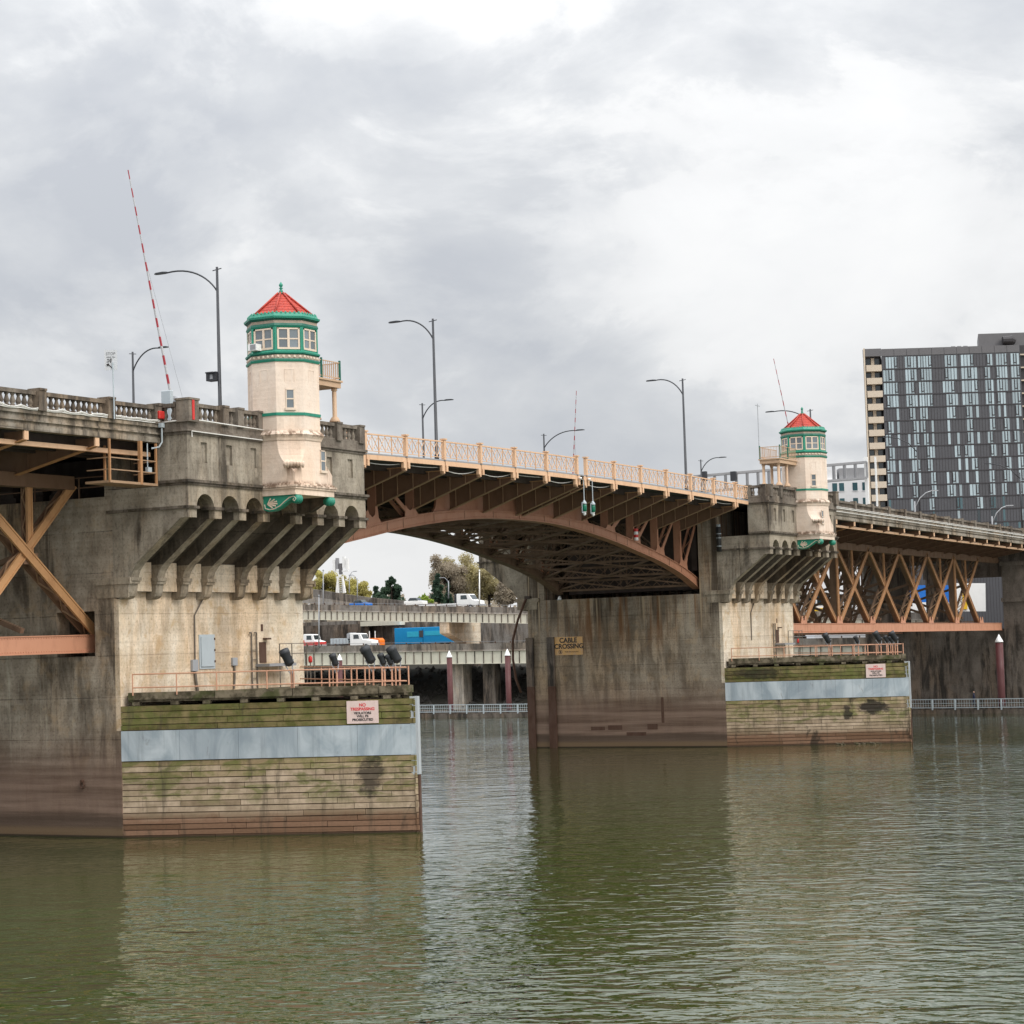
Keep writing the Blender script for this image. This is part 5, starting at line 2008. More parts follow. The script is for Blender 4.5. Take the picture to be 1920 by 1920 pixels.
for z in (19.4, 20.2, 20.6):
    MB().tube([(XW - .3, -.05, z), (XW - .3, -.05, z + .06)], 0.26, 10).build('band', 'pale_grey', root, True)
MB().tube([(XW - .3, -.05, 21.3), (XW - .3, -.05, 21.55)], 0.2, 10).build('cap', 'pale_grey', root, True)
root = thing('dock_light', 'small white lamp on the ledge of the midstream pier', 'lamp', (XW - .1, 17.8, 15))
MB().lathe([(0.16, 0), (0.2, .12), (0.1, .3), (.03, .36)], (XW - .1, 17.6, 14.92), 8).build('lens', 'white_paint', root, True)
MB().box(XW - .3, XW + .1, 17.4, 17.8, 14.86, 14.92).build('plate', 'pale_grey', root)
root = thing('mooring_ring', 'rusty iron mooring ring on the nearest pier wall', 'ring', (-55.75, 3, 3))
pr = [(-55.72, 2.9 + .14 * math.cos(R(k * 45)), 3.05 + .2 * math.sin(R(k * 45))) for k in range(9)]
MB().tube(pr, 0.05, 5).build('ring', 'rust_brown', root)
MB().tube([(-55.64, 2.9, 3.28), (-55.85, 2.9, 3.28)], 0.09, 6).build('eye', 'rust_brown', root)

# ------------------------------------------------------------------ street lamps, gates, signs on the bridge


def make_lamp(x, y, dirx, z0, H, reach, label, mat='lamp_black', dvec=None, group='street lamps on the bridge'):
    root = thing('street_lamp', label, 'street lamp', (x, y, z0), group)
    zt = z0 + H
    MB().tube([(x, y, z0), (x, y, z0 + .5), (x, y, z0 + .55), (x, y, zt)], [0.17, 0.17, 0.13, 0.08], 8).build('pole', mat, root, True)
    d = Vector(dvec) if dvec else Vector((0, dirx, 0))
    base = Vector((x, y, zt - 1.55))
    end = Vector((x, y, zt + 0.05)) + d * reach
    c1_, c2_ = base + d * reach * .16 + Vector((0, 0, 1.0)), base + d * reach * .52 + Vector((0, 0, 1.85))
    pts = []
    for k in range(13):
        t_ = k / 12
        pts.append(base * (1 - t_) ** 3 + c1_ * 3 * t_ * (1 - t_) ** 2 + c2_ * 3 * t_ * t_ * (1 - t_) + end * t_ ** 3)
    arm = MB().tube(pts, [0.055] * 12 + [0.045], 6).build('arm', mat, root, True)
    h = MB()
    a = end - d * 0.1
    h.loft([[a + d * u + Vector((d.y * w, -d.x * w, -.02)) for w in (-ww, ww)] + [a + d * u + Vector((d.y * w, -d.x * w, hh)) for w in (ww, -ww)] for u, ww, hh in ((0, .07, .08), (.25, .15, .1), (.8, .15, .08), (.95, .08, .05))])
    h.build('head', mat, root)
    MB().bar(Vector((x, y, zt - .12)) - d * .33, Vector((x, y, zt - .2)) + d * .33, .05).build('cross_arm', mat, root)
    return root


names_s = ['black street lamp beside the nearer tower', 'black street lamp above the left bascule leaf', 'black street lamp above the right bascule leaf', 'black street lamp showing above the farther tower roof']
for X_, nm, rc in zip((-47.9, -21.4, 24.1, 57.9), names_s, (3.95, 2.9, 2.8, 4.2)):
    make_lamp(X_, -2.0, 1, zdeck(X_), 34.5 - zdeck(X_), rc, nm)
names_n = ['black far-side street lamp just left of the tall striped gate', 'black far-side street lamp behind the left leaf', 'black far-side street lamp near the middle of the span', 'black far-side street lamp in front of the sign gantry']
for X_, nm, zt_ in zip((-23.8, 20.4, 45.8, 88.4), names_n, (34.2, 34.0, 32.9, 32.8)):
    make_lamp(X_, 23.7, -1, zdeck(X_), zt_ - zdeck(X_), 2.6 if X_ != 45.8 else 4.0, nm)
# pedestrian signal on the first lamp
root = thing('pedestrian_signal', 'black pedestrian signal head on the lamp beside the nearer tower', 'signal', (-47.9, -1.7, 28.3))
MB().box(-48.2, -47.65, -1.95, -1.2, 27.4, 27.95).build('housing', 'lamp_black', root)
MB().box(-48.42, -48.2, -1.85, -1.3, 27.85, 27.93).build('visor', 'lamp_black', root)
MB().box(-48.22, -48.19, -1.7, -1.5, 27.5, 27.8).build('lens', 'lamp_grey', root)


def make_gate(x, y, dy, label, L=14.2, lean=2.9):
    root = thing('barrier_gate', label, 'barrier gate', (x, y, 24), 'raised barrier gates')
    z0 = zdeck(x)
    mb = MB()
    mb.box(x - .45, x - .15, y - .35, y + .35, z0, z0 + 2.3)
    mb.box(x - .15, x + .55, y - .3, y + .3, z0, z0 + 1.2)
    mb.build('housing', 'pale_grey', root, bevel=.03)
    piv = Vector((x + .1, y, z0 + 1.9))
    MB().tube([piv + Vector((.3, 0, -.2)), piv + Vector((.75, 0, -.2))], .34, 12).build('motor', 'lamp_grey', root, True)
    mb = MB()
    for p, q in (((-.2, .3, .25), (1.3, .3, .1)), ((1.3, .3, .1), (.2, .3, -.9)), ((.9, -.3, -.9), (1.3, -.3, .1)), ((1.3, -.3, .1), (1.3, .3, .1)), ((-.2, .3, .25), (.3, .3, -.8))):
        mb.bar(piv + Vector(p), piv + Vector(q), .06)
    mb.build('counter_frame', 'lamp_grey', root)
    tip = piv + Vector((0, dy * lean, L))
    n_ = 24
    arm = MB().tube([piv, piv.lerp(tip, .02)], .12, 6).build('arm', 'lamp_grey', root)
    for i in range(n_):
        a, b_ = piv.lerp(tip, .02 + .98 * i / n_), piv.lerp(tip, .02 + .98 * (i + 1) / n_)
        r = lerp(.07, .028, i / n_)
        MB().bar(a, b_, r * 1.6, r * 1.6).build('stripe', 'gate_red' if i % 2 else 'lamp_white', arm)
    MB().tube([piv + Vector((1.25, dy * .1, .1)), piv.lerp(tip, .62)], .012, 4).build('stay_wire', 'lamp_grey', root)


make_gate(-52.9, -2.0, 1, 'tall red and white striped barrier gate raised beside the nearest pier')
make_gate(50.9, 23.2, -1, 'far red and white barrier gate raised above the right leaf', 12.0, 1.0)
make_gate(54.4, -2.0, 1, 'red and white barrier gate raised behind the farther tower roof', 13.9, 2.6)
root = thing('stop_sign_board', 'white STOP board on a thin pole over the left balustrade', 'sign', (-60.2, -3.6, 24))
MB().tube([(-60.2, -3.62, 23.9), (-60.25, -3.62, 27.1)], .045, 6).build('pole', 'pale_grey', root)
fx = Vector((.47, -.88, 0)).normalized()
c = Vector((-60.2, -3.6, 27.25)) - fx * .12
b = MB().bar(c - fx * .36 + Vector((0, 0, 0)), c + fx * .36, .03, 1.14).build('board', 'sign_grey', root)
n_ = Vector((-.88, -.47, 0))
text('STOP', .22, c + n_ * .03 + Vector((0, 0, .36)), fx, (0, 0, 1), 'soft_grey', b)
text('HERE ON', .12, c + n_ * .03 + Vector((0, 0, .16)), fx, (0, 0, 1), 'soft_grey', b)
mb = MB()
q = c + n_ * .03
mb.tube([q - fx * .2 + Vector((0, 0, .03)), q - fx * .08 + Vector((0, 0, .02)), q - fx * .1 + Vector((0, 0, -.1)), q - fx * .22 + Vector((0, 0, -.1))], .022, 5)
mb.tube([q + fx * .02 + Vector((0, 0, .08)), q + fx * .0 + Vector((0, 0, -.14))], .035, 5)
mb.tube([q - fx * .22 + Vector((0, 0, -.28)), q - fx * .1 + Vector((0, 0, -.24))], .06, 6)
mb.tube([q - fx * .1 + Vector((0, 0, -.28)), q + fx * .1 + Vector((0, 0, -.5))], .022, 5)
mb.build('symbol', 'letter_black', b)
root = thing('wind_vane', 'thin weather mast beside the farther tower balcony', 'mast', (41, -3, 28))
MB().tube([(39.6, -3.2, 27.9), (39.6, -3.2, 33.4)], .035, 5).build('mast', 'lamp_grey', root)
MB().bar((39.0, -3.2, 33.2), (40.2, -3.2, 33.2), .05).build('vane', 'lamp_grey', root)

# ------------------------------------------------------------------ far shore
# next pier at the end of the right truss
root = thing('bank_pier', 'dark stained concrete pier at the end of the right truss', 'bridge pier', (152, 10, 0))
mb = MB()
mb.box(147.3, 158, 2.2, 19.5, -4, 10.6)
mb.build('body', 'dark_far_concrete', root)
for y0, y1, nm in ((-1.4, 2.2, 'column'), (19.5, 23, 'column')):
    mb = MB()
    mb.box(146.6, 158, y0, y1, -4, 20.6)
    mb.box(146.3, 158, y0 - .3, y1 + .2, 14.4, 15.0)
    mb.box(146.3, 158, y0 - .3, y1 + .2, 19.6, 20.2)
    mb.build(nm, 'dark_far_concrete', root)
mb = MB()
mb.box(146.6, 158.5, -4.6, -1.4, 18.2, 23.5)
mb.yz([(-1.4, 14.5), (-1.4, 18.2), (-4.4, 18.2)], 146.8, 158)
mb.box(146.6, 160, -3.6, 25, 20.61, 22.9)
mb.build('cross_head', 'dark_far_concrete', root)
root = thing('approach_viaduct', 'concrete approach deck beyond the far truss', 'viaduct', (170, 10, 20))
mb = MB().loft([[(a, SY, zdeck(a) - 1.6), (a, NY, zdeck(a) - 1.6), (a, NY, zdeck(a)), (a, SY, zdeck(a))] for a in (153.2, 420)])
mb.build('deck', 'deck_concrete', root)
mb = MB()
mb.loft([[(a, SY, zdeck(a)), (a, SY + .3, zdeck(a)), (a, SY + .3, zdeck(a) + 1), (a, SY, zdeck(a) + 1)] for a in (153.2, 420)])
mb.build('parapet', 'balustrade_concrete', root)
for X_ in (178, 262):
    for y0_ in (-1.5, 20.5):
        MB().box(X_ - 1, X_ + 1, y0_, y0_ + 2.4, 4, zdeck(X_) - 1.6).build('column', 'dark_far_concrete', root)
    MB().box(X_ - 1.1, X_ + 1.1, -1.8, 23.2, zdeck(X_) - 4.2, zdeck(X_) - 1.61).build('cross_beam', 'dark_far_concrete', root)

# floating walkway
wa, wb = Vector((127.5, 140, 0)), Vector((105.5, -24, 0))
wd = (wb - wa)
wlen = wd.length
wd.normalize()
wnm = Vector((wd.y, -wd.x, 0))
if wnm.x < 0:
    wnm = -wnm
root = thing('floating_walkway', 'grey floating walkway with railing along the far bank', 'walkway', (118, 60, 0))
mb = MB()
mb.bar(wa + wnm * 2.6 + Vector((0, 0, .2)), wb + wnm * 2.6 + Vector((0, 0, .2)), 5.2, .7)
mb.bar(wa + wnm * 1.8 + Vector((0, 0, .78)), wb + wnm * 1.8 + Vector((0, 0, .78)), 2.6, .44)
mb.build('pontoon', 'dark_far_concrete', root)
mb = MB()
for z, h in ((1.85, .1), (1.35, .05), (.8, .09)):
    mb.bar(wa + Vector((0, 0, z)), wb + Vector((0, 0, z)), .1, h)
mb.build('rail', 'pale_grey', root)
s_ = 0
while s_ < wlen:
    c = wa + wd * s_
    MB().bar(c + Vector((0, 0, .5)), c + Vector((0, 0, 1.9)), .22, .14, wd).build('post', 'pale_grey', root)
    s_ += 3.1
mb = MB()
s_ = 0
while s_ < wlen:
    c = wa + wd * s_
    mb.bar(c + Vector((0, 0, .8)), c + Vector((0, 0, 1.85)), .03)
    s_ += .35
o = mb.build('balusters', 'pale_grey', root)
o['kind'] = 'stuff'
# guide piles
for px, dep_s, w_ in ((842, None, 'left of the pair in the gap'), (951, None, 'right of the pair in the gap'), (637, None, 'behind the nearest fender lights'), (1873, None, 'in front of the bank pier'), (1928, None, 'at the right picture edge')):
    c = Vector({842: (120.22, 79.0, 0), 951: (118.79, 68.34, 0), 637: (123.09, 100.34, 0), 1873: (108.65, -7.3, 0), 1928: (108.12, -11.24, 0)}[px])
    root = thing('guide_pile', 'maroon steel pile with white cone cap %s' % w_, 'pile', (c.x, c.y, 0), 'guide piles of the walkway')
    r_ = .41 if px < 1000 else .47
    MB().tube([(c.x, c.y, -4), (c.x, c.y, 8.9)], r_, 14).build('shaft', 'pile_maroon', root, True)
    MB().lathe([(r_ + .05, 0), (r_ + .05, .08), (.03, 1.0)], (c.x, c.y, 8.9), 14).build('cap', 'white_paint', root, True)

# person on the walkway
c = wa.lerp(wb, .8745) + wnm * 1.1
pb = Vector((c.x, c.y, 1.0))
me = bpy.data.meshes.new('body')
pts = [(0, 0, .95), (0, 0, 1.2), (0, 0, 1.42), (0, 0, 1.52), (0, 0, 1.66), (0.1, .05, .5), (.13, .16, .06), (.16, .28, .03), (-.1, -.04, .5), (-.13, -.2, .08), (-.13, -.08, .03), (.2, 0, 1.4), (.26, .06, 1.12), (.2, .26, .98), (-.2, 0, 1.4), (-.26, -.04, 1.12), (-.22, .14, .95)]
eds = [(0, 1), (1, 2), (2, 3), (3, 4), (0, 5), (5, 6), (6, 7), (0, 8), (8, 9), (9, 10), (2, 11), (11, 12), (12, 13), (2, 14), (14, 15), (15, 16)]
rad = [.15, .15, .17, .06, .11, .08, .05, .04, .08, .05, .04, .07, .05, .04, .07, .05, .04]
rz = Matrix.Rotation(R(200), 3, 'Z')
me.from_pydata([tuple(rz @ Vector(p) + pb) for p in pts], eds, [])
me.materials.append(MAT['navy_cloth'])
person = link('person', me)
md = person.modifiers.new('skin', 'SKIN')
for v_, r_ in zip(me.skin_vertices[0].data if me.skin_vertices else [], rad):
    v_.radius = (r_, r_)
if not me.skin_vertices:
    bmm = bmesh.new()
    bmm.from_mesh(me)
    lay = bmm.verts.layers.skin.verify()
    bmm.verts.ensure_lookup_table()
    for v_, r_ in zip(bmm.verts, rad):
        v_[lay].radius = (r_, r_)
    bmm.verts[0][lay].use_root = True
    bmm.to_mesh(me)
    bmm.free()
person.modifiers.new('sub', 'SUBSURF').levels = 1
tag(person, 'person in dark clothes walking on the far floating walkway', 'person')
hd = pb + rz @ Vector((0, 0.02, 1.68))
MB().lathe([(.02, -.12), (.08, -.08), (.1, 0), (.09, .07), (.05, .12), (.01, .13)], hd, 10).build('head', 'skin', person, True)

# ------------------------------------------------------------------ viaducts on the far bank


def viaduct(X0, y0, y1, zt0, zt1, zg, label, depth=9.0, pan=2.1, joints=(), barrier=1.0, girder=2.4, gm='girder_cream'):
    """edge line at x=X0 from y0 (far left) to y1; zt: barrier top at both ends"""
    root = thing('viaduct', label, 'viaduct', (X0, (y0 + y1) / 2, 8))
    zt = lambda y: lerp(zt0, zt1, (y - y0) / (y1 - y0))
    ring = lambda y, a, b, z0_, z1_: [(X0 + a, y, zt(y) + z0_), (X0 + b, y, zt(y) + z0_), (X0 + b, y, zt(y) + z1_), (X0 + a, y, zt(y) + z1_)]
    MB().loft([ring(y, 0, .4, -barrier, 0) for y in (y0, y1)]).build('barrier', 'barrier_concrete', root)
    MB().loft([ring(y, -.12, depth, -barrier - .22, -barrier) for y in (y0, y1)]).build('deck', 'far_concrete', root)
    MB().loft([ring(y, .12, .3, -barrier - .22 - girder, -barrier - .22) for y in (y0, y1)]).build('girder', gm, root)
    MB().loft([ring(y, -.05, .5, -barrier - .26 - girder, -barrier - .18 - girder) for y in (y0, y1)]).build('flange', gm, root)
    mb = MB()
    for k in range(1, 4):
        mb.loft([ring(y, k * depth / 4, k * depth / 4 + .3, -barrier - .22 - girder, -barrier - .22) for y in (y0, y1)])
    mb.build('inner_girder', 'dark_far_concrete', root)
    y = min(y0, y1) + .5
    st_ = MB().box(-.05, .12, -.05, .05, -girder, 0).mesh('web_stiffener')
    st_.materials.append(MAT['dark_far_concrete'])
    while y < max(y0, y1):
        M = Matrix.Translation((X0, y, zt(y) - barrier - .24))
        inst('web_stiffener', st_, M, root)
        y += pan
    y = min(y0, y1) + 1
    rp = MB().box(.1, .3, -.06, .06, 0, .35).mesh('rail_post')
    rp.materials.append(MAT['rust_brown'])
    while y < max(y0, y1):
        inst('rail_post', rp, Matrix.Translation((X0, y, zt(y))), root)
        y += pan * 1.7
    MB().loft([ring(y, .14, .22, .3, .36) for y in (y0, y1)]).build('hand_rail', 'soft_grey', root)
    return root, zt


lv, lz = viaduct(165, -60, 190, 8.6, 12.2, 8, 'lower cream-girdered viaduct along the far bank', 24, 1.75, girder=2.15, barrier=1.1)
uv, uz = viaduct(180, 20, 230, 13.4, 23.4, 16, 'upper cream-girdered viaduct crossing behind the gap', 8.0, 1.30, girder=1.6, barrier=1.05)
for Y, w_ in ((104.2, 0), (62, 1), (146, 1), (28, 1), (-8, 1)):
    mb = MB().box(166.5, 169.5, Y - 1.25, Y + 1.25, -2, lz(Y) - 3.5)
    mb.build('column', 'far_concrete', lv)
    MB().box(167.5, 169.5, Y - 7, Y - 4.6, -2, lz(Y) - 3.6).build('column', 'dark_far_concrete', lv)
for Y in (114.4, 68, 160):
    zt_ = uz(Y) - 2.95
    mb = MB()
    mb.xz([(180.2, zt_), (192, zt_), (192, zt_ - 4.2), (187.5, zt_ - 4.2), (180.2, zt_ - 2.0)], Y - 1.0, Y + 1.0)
    mb.build('pier_head', 'cream_concrete', uv)
    MB().box(187.6, 191.9, Y - .95, Y + .95, 4, zt_ - 4.21).build('pier_shaft', 'dark_far_concrete', uv)
# ramp rising behind on the left
root = thing('ramp', 'curving concrete ramp climbing behind the upper viaduct', 'viaduct', (230, 150, 18))
pa, pb_, pc = onX(575, 1103, 225), onX(690, 1120, 222), onX(860, 1136, 218)
ring = lambda p, dx, z0_, z1_: [(p.x, p.y, p.z + z0_), (p.x + dx, p.y, p.z + z0_), (p.x + dx, p.y, p.z + z1_), (p.x, p.y, p.z + z1_)]
pz = pa + (pa - pb_) * 1.2
MB().loft([ring(p, .5, -1.6, 0) for p in (pz, pa, pb_, pc)]).build('barrier', 'barrier_concrete', root)
MB().loft([ring(p, 9, -3.2, -1.61) for p in (pz, pa, pb_, pc)]).build('deck', 'far_concrete', root)
for p in (pa, pb_):
    MB().box(p.x + 3, p.x + 6, p.y - 1, p.y + 1, 4, p.z - 3.2).build('column', 'far_concrete', root)
# retaining wall and buildings seen between the decks
root = thing('retaining_wall', 'grey concrete retaining wall behind the lower viaduct', 'wall', (205, 110, 8))
k_ = 0
for Y in range(60, 200, 7):
    MB().box(205, 205.4, Y, Y + 6.9, 6, 16.3 + .02 * (k_ % 2)).build('panel', 'barrier_concrete', root)
    k_ += 1
MB().box(204.7, 205.5, 60, 200, 6, 9.8).build('plinth', 'panel_dark', root)
root = thing('shadow_wall', 'dark wall added for the shade under the left end of the upper viaduct', 'wall', (200, 150, 10))
MB().box(198, 199, 132, 200, 5, 15.5).build('wall', 'dark_far_concrete', root)  # dark sheet stands in for the shade beneath the viaduct
for Y in (134, 141, 149):
    MB().box(196.6, 198, Y, Y + 1.6, 5, 15).build('pilaster', 'dark_far_concrete', root)
MB().box(196, 199.5, 133.5, 142.5, 15.0, 15.9).build('beam', 'girder_cream', root)

# blue trailer
TX = 194.5
pl_, pr_ = onX(742, 1205, TX), onX(851, 1205, TX)
root = thing('blue_trailer', 'bright blue box trailer behind the lower viaduct barrier', 'trailer', (TX, (pl_.y + pr_.y) / 2, 9))
zt_ = onX(742, 1178, TX).z
zb_ = onX(742, 1208, TX).z
ym_ = lerp(pl_.y, pr_.y, .49)
for y0, y1 in ((pl_.y, ym_ + .08), (ym_ - .08, pr_.y)):
    MB().box(TX - .4, TX + 2.2, min(y0, y1), max(y0, y1), zb_, zt_).build('box', 'container_blue', root, bevel=.04)
MB().box(TX - .46, TX - .4, ym_ - .1, ym_ + .75, zb_ + 1.2, zt_ - .6).build('side_door', 'panel_dark', root)
ya_, yb_ = lerp(pl_.y, pr_.y, .22), lerp(pl_.y, pr_.y, .42)
MB().box(TX - .44, TX - .4, yb_, ya_, lerp(zb_, zt_, .42), lerp(zb_, zt_, .76)).build('faded_lettering', 'container_pale', root)
ya_, yb_ = lerp(pl_.y, pr_.y, .52), lerp(pl_.y, pr_.y, .83)
MB().box(TX - .44, TX - .4, yb_, ya_, lerp(zb_, zt_, .48), lerp(zb_, zt_, .76)).build('faded_lettering', 'container_pale', root)
for f in (.15, .25, .8, .9):
    y = lerp(pl_.y, pr_.y, f)
    MB().tube([(TX - .3, y, zb_ - .5), (TX + .1, y, zb_ - .5)], .5, 12).build('wheel', 'black_rubber', root, True)


def truck(name, label, X0, pxl, pxr, pyb, kind, zroad):
    """truck seen from its side, driving towards -y (right in the picture)"""
    yl, yr = onX(pxl, pyb, X0).y, onX(pxr, pyb, X0).y
    L = yl - yr
    root = thing(name, label, 'truck', (X0, (yl + yr) / 2, zroad))
    Y = lambda f: yl - L * f            # f from rear 0 to nose 1
    z = zroad

    def side(poly, x0, x1, nm, mat, par=root, bevel=0.0):
        return MB().yz([(Y(f), z + h) for f, h in poly], x0, x1).build(nm, mat, par, bevel=bevel)
    w0, w1 = X0, X0 + 2.4
    if kind == 'flat':
        side([(0, 1.0), (.62, 1.0), (.62, 1.3), (0, 1.25)], w0, w1, 'flatbed', 'white_paint')
        side([(.3, .5), (.62, .5), (.62, .9), (.3, .9)], w0 + .1, w1 - .1, 'tool_box', 'white_paint')
        side([(.6, 1.3), (.62, 1.3), (.62, 3.0), (.6, 3.0)], w0, w1, 'headboard', 'lamp_black')
        c0, c1_, n0 = .63, .83, 1.0
    elif kind == 'dump':
        side([(0, 1.1), (.42, 1.1), (.42, 2.05), (0, 2.15)], w0 - .05, w1 + .05, 'dump_bed', 'pale_grey')
        for f in (.06, .14, .22, .3, .38):
            side([(f, 1.1), (f + .015, 1.1), (f + .015, 2.05), (f, 2.05)], w0 - .12, w0 - .05, 'bed_rib', 'lamp_grey')
        side([(.40, 2.05), (.46, 2.05), (.46, 3.1), (.40, 2.9)], w0, w1, 'headboard', 'lamp_grey')
        side([(0, .7), (.5, .7), (.5, 1.0), (0, 1.0)], w0 + .6, w1 - .6, 'chassis', 'panel_darker')
        c0, c1_, n0 = .47, .72, 1.0
    else:
        side([(0, 1.0), (.35, 1.0), (.35, 1.9), (0, 1.9)], w0, w1, 'body', 'red_paint')
        side([(0, .6), (.9, .6), (.9, 1.0), (0, 1.0)], w0 + .2, w1 - .2, 'chassis', 'panel_darker')
        side([(.2, .95), (1, .95), (1, 1.5), (.2, 1.5)], w0 - .04, w1 + .04, 'red_skirt', 'red_paint')
        c0, c1_, n0 = .30, .72, 1.0
    cab = side([(c0, .75), (n0 - .03, .75), (n0, 1.0), (n0 - .01, 1.6), (c1_ + .06, 1.85), (c1_, 2.9), (c0 + .02, 3.0), (c0, 2.9)], w0 + .05, w1 - .05, 'cab', 'white_paint', bevel=.06)
    side([(lerp(c0, c1_, .35), 1.95), (lerp(c0, c1_, .9), 1.95), (lerp(c0, c1_, .82), 2.7), (lerp(c0, c1_, .35), 2.7)], w0 + .03, w0 + .06, 'side_window', 'glass_dark', cab)
    MB().yz([(Y(c1_ + .055), z + 1.95), (Y(c1_ + .062), z + 1.95), (Y(c1_ + .012), z + 2.75), (Y(c1_ + .004), z + 2.75)], w0 + .25, w1 - .25).build('windscreen', 'glass_dark', cab)
    side([(n0 - .01, .7), (n0 + .015, .7), (n0 + .015, 1.0), (n0 - .01, 1.0)], w0, w1, 'bumper', 'lamp_grey', cab)
    for f in ((.1, .2, .86) if kind != 'other' else (.15, .85)):
        wy = Y(f)
        wh = MB().tube([(w0 - .02, wy, z + .5), (w0 + .4, wy, z + .5)], .5, 14).build('wheel', 'black_rubber', root, True)
        MB().tube([(w0 - .04, wy, z + .5), (w0, wy, z + .5)], .22, 10).build('rim', 'lamp_grey', wh, True)
    return root


truck('dump_truck', 'white dump truck with grey bed on the lower viaduct', 167.5, 620, 697, 1207, 'dump', lz(122) - .75)
truck('red_truck', 'red and white truck beside the nearest pier edge on the lower viaduct', 167.2, 556, 598, 1207, 'other', lz(130) - .75)
truck('flatbed_truck', 'white flatbed truck on the upper viaduct', 181.5, 785, 898, 1136, 'flat', uz(113) - .75)
# orange machine
p = onX(703, 1206, 170.5)
root = thing('orange_machine', 'orange compressor with two exhaust stacks on the lower viaduct', 'machine', (171, p.y, lz(p.y) - 1))
z0_ = lz(p.y) - .7
mb = MB().yz([(p.y + 1.25, z0_), (p.y - 1.2, z0_), (p.y - 1.2, z0_ + 1.5), (p.y - .8, z0_ + 1.9), (p.y + 1.0, z0_ + 1.9), (p.y + 1.25, z0_ + 1.6)], 170.3, 172)
mb.build('body', 'orange_paint', root, bevel=.05)
MB().box(170.24, 170.3, p.y - .8, p.y - .1, z0_ + .7, z0_ + 1.35).build('grille', 'panel_darker', root)
for dy in (1.3, .1):
    MB().tube([(170.8, p.y + dy, z0_ + 1.8), (170.8, p.y + dy, z0_ + 3.2)], .08, 6).build('exhaust', 'white_paint', root)
for nm, px, col_, w_ in (('parked_car', 672, 'sign_blue', 'dark blue car roof above the upper barrier at left'), ('parked_car', 775, 'white_paint', 'white car roof beyond the upper viaduct')):
    p = onX(px, 1132 if px < 700 else 1128, 186)
    root = thing(nm, w_, 'car', p)
    for dz, poly, mt, pn in ((0, [(2.1, -.6), (-2.1, -.6), (-2.1, .05), (-1.2, .15), (1.6, .2), (2.1, .1)], col_, 'body'), (0, [(1.3, .15), (-1.0, .15), (-.5, .7), (.8, .72)], 'glass_dark', 'cabin')):
        MB().yz([(p.y + a, p.z + b_) for a, b_ in poly], p.x, p.x + 1.7).build(pn, mt, root, bevel=.05)

# lamp poles and mast on the far bank


def far_lamp(px, pyt, pyb, X0, reach_px, label, mat='lamp_grey'):
    t_, b_ = onX(px, pyt, X0), onX(px, pyb, X0)
    H = t_.z - b_.z
    root = thing('street_lamp', label, 'street lamp', b_, 'lamps on the far viaducts')
    MB().tube([b_, t_], [.14, .09], 7).build('pole', mat, root, True)
    if reach_px:
        s = -1 if reach_px > 0 else 1
        r = abs(reach_px) / 13.0
        pts = [t_ - Vector((0, 0, .6)), t_ + Vector((0, s * r * .3, .2)), t_ + Vector((0, s * r * .65, .6)), t_ + Vector((0, s * r, .7))]
        MB().tube(pts, .06, 5).build('arm', mat, root, True)
        e2 = pts[-1]
        MB().box(e2.x - .15, e2.x + .15, min(e2.y, e2.y + s * .8), max(e2.y, e2.y + s * .8), e2.z - .08, e2.z + .08).build('head', mat, root)
    else:
        MB().tube([t_, t_ + Vector((0, 0, .3))], [.2, .05], 6).build('cap', mat, root, True)


far_lamp(598, 1118, 1214, 164.8, 0, 'slim grey pole in front of the dump truck')
far_lamp(606, 1070, 1133, 179.5, 0, 'pale pole at the left end of the upper viaduct')
far_lamp(655, 1078, 1112, 226, 14, 'arched lamp beside the phone mast')
far_lamp(670, 1084, 1128, 220, -16, 'second arched lamp right of the phone mast')
far_lamp(841, 1089, 1122, 215, -16, 'grey lamp above the white flatbed truck')
far_lamp(899, 1071, 1134, 181.5, 0, 'white pole right of the flatbed truck', 'white_paint')
b_, t_ = onX(639, 1112, 232), onX(639, 1046, 232)
root = thing('phone_mast', 'white phone mast with antenna panels behind the ramp', 'mast', b_)
mb = MB()
for dy in (-1.1, 1.1):
    mb.bar(b_ + Vector((0, dy, 0)), b_ + Vector((0, dy * .5, t_.z - b_.z - 4)), .35)
mb.build('legs', 'white_paint', root)
MB().lattice(b_ + Vector((0, -.8, 0)), t_ + Vector((0, -.4, -4)), (0, 1.4, 0), 8, .12, .3).build('frame', 'white_paint', root)
for i, (dy, dz, mt) in enumerate(((-1.6, -2.6, 'white_paint'), (-.8, -2.2, 'white_paint'), (.9, -2.4, 'soft_grey'), (1.7, -2.8, 'white_paint'), (.1, -3.6, 'panel_grey'))):
    c = t_ + Vector((0, dy, dz))
    MB().box(c.x - .25, c.x + .25, c.y - .32, c.y + .32, c.z, c.z + 2.4).build('antenna', mt, root)
MB().bar(t_ + Vector((0, -1.9, -2.9)), t_ + Vector((0, 1.9, -2.9)), .25).build('cross_beam', 'white_paint', root)

# ------------------------------------------------------------------ trees


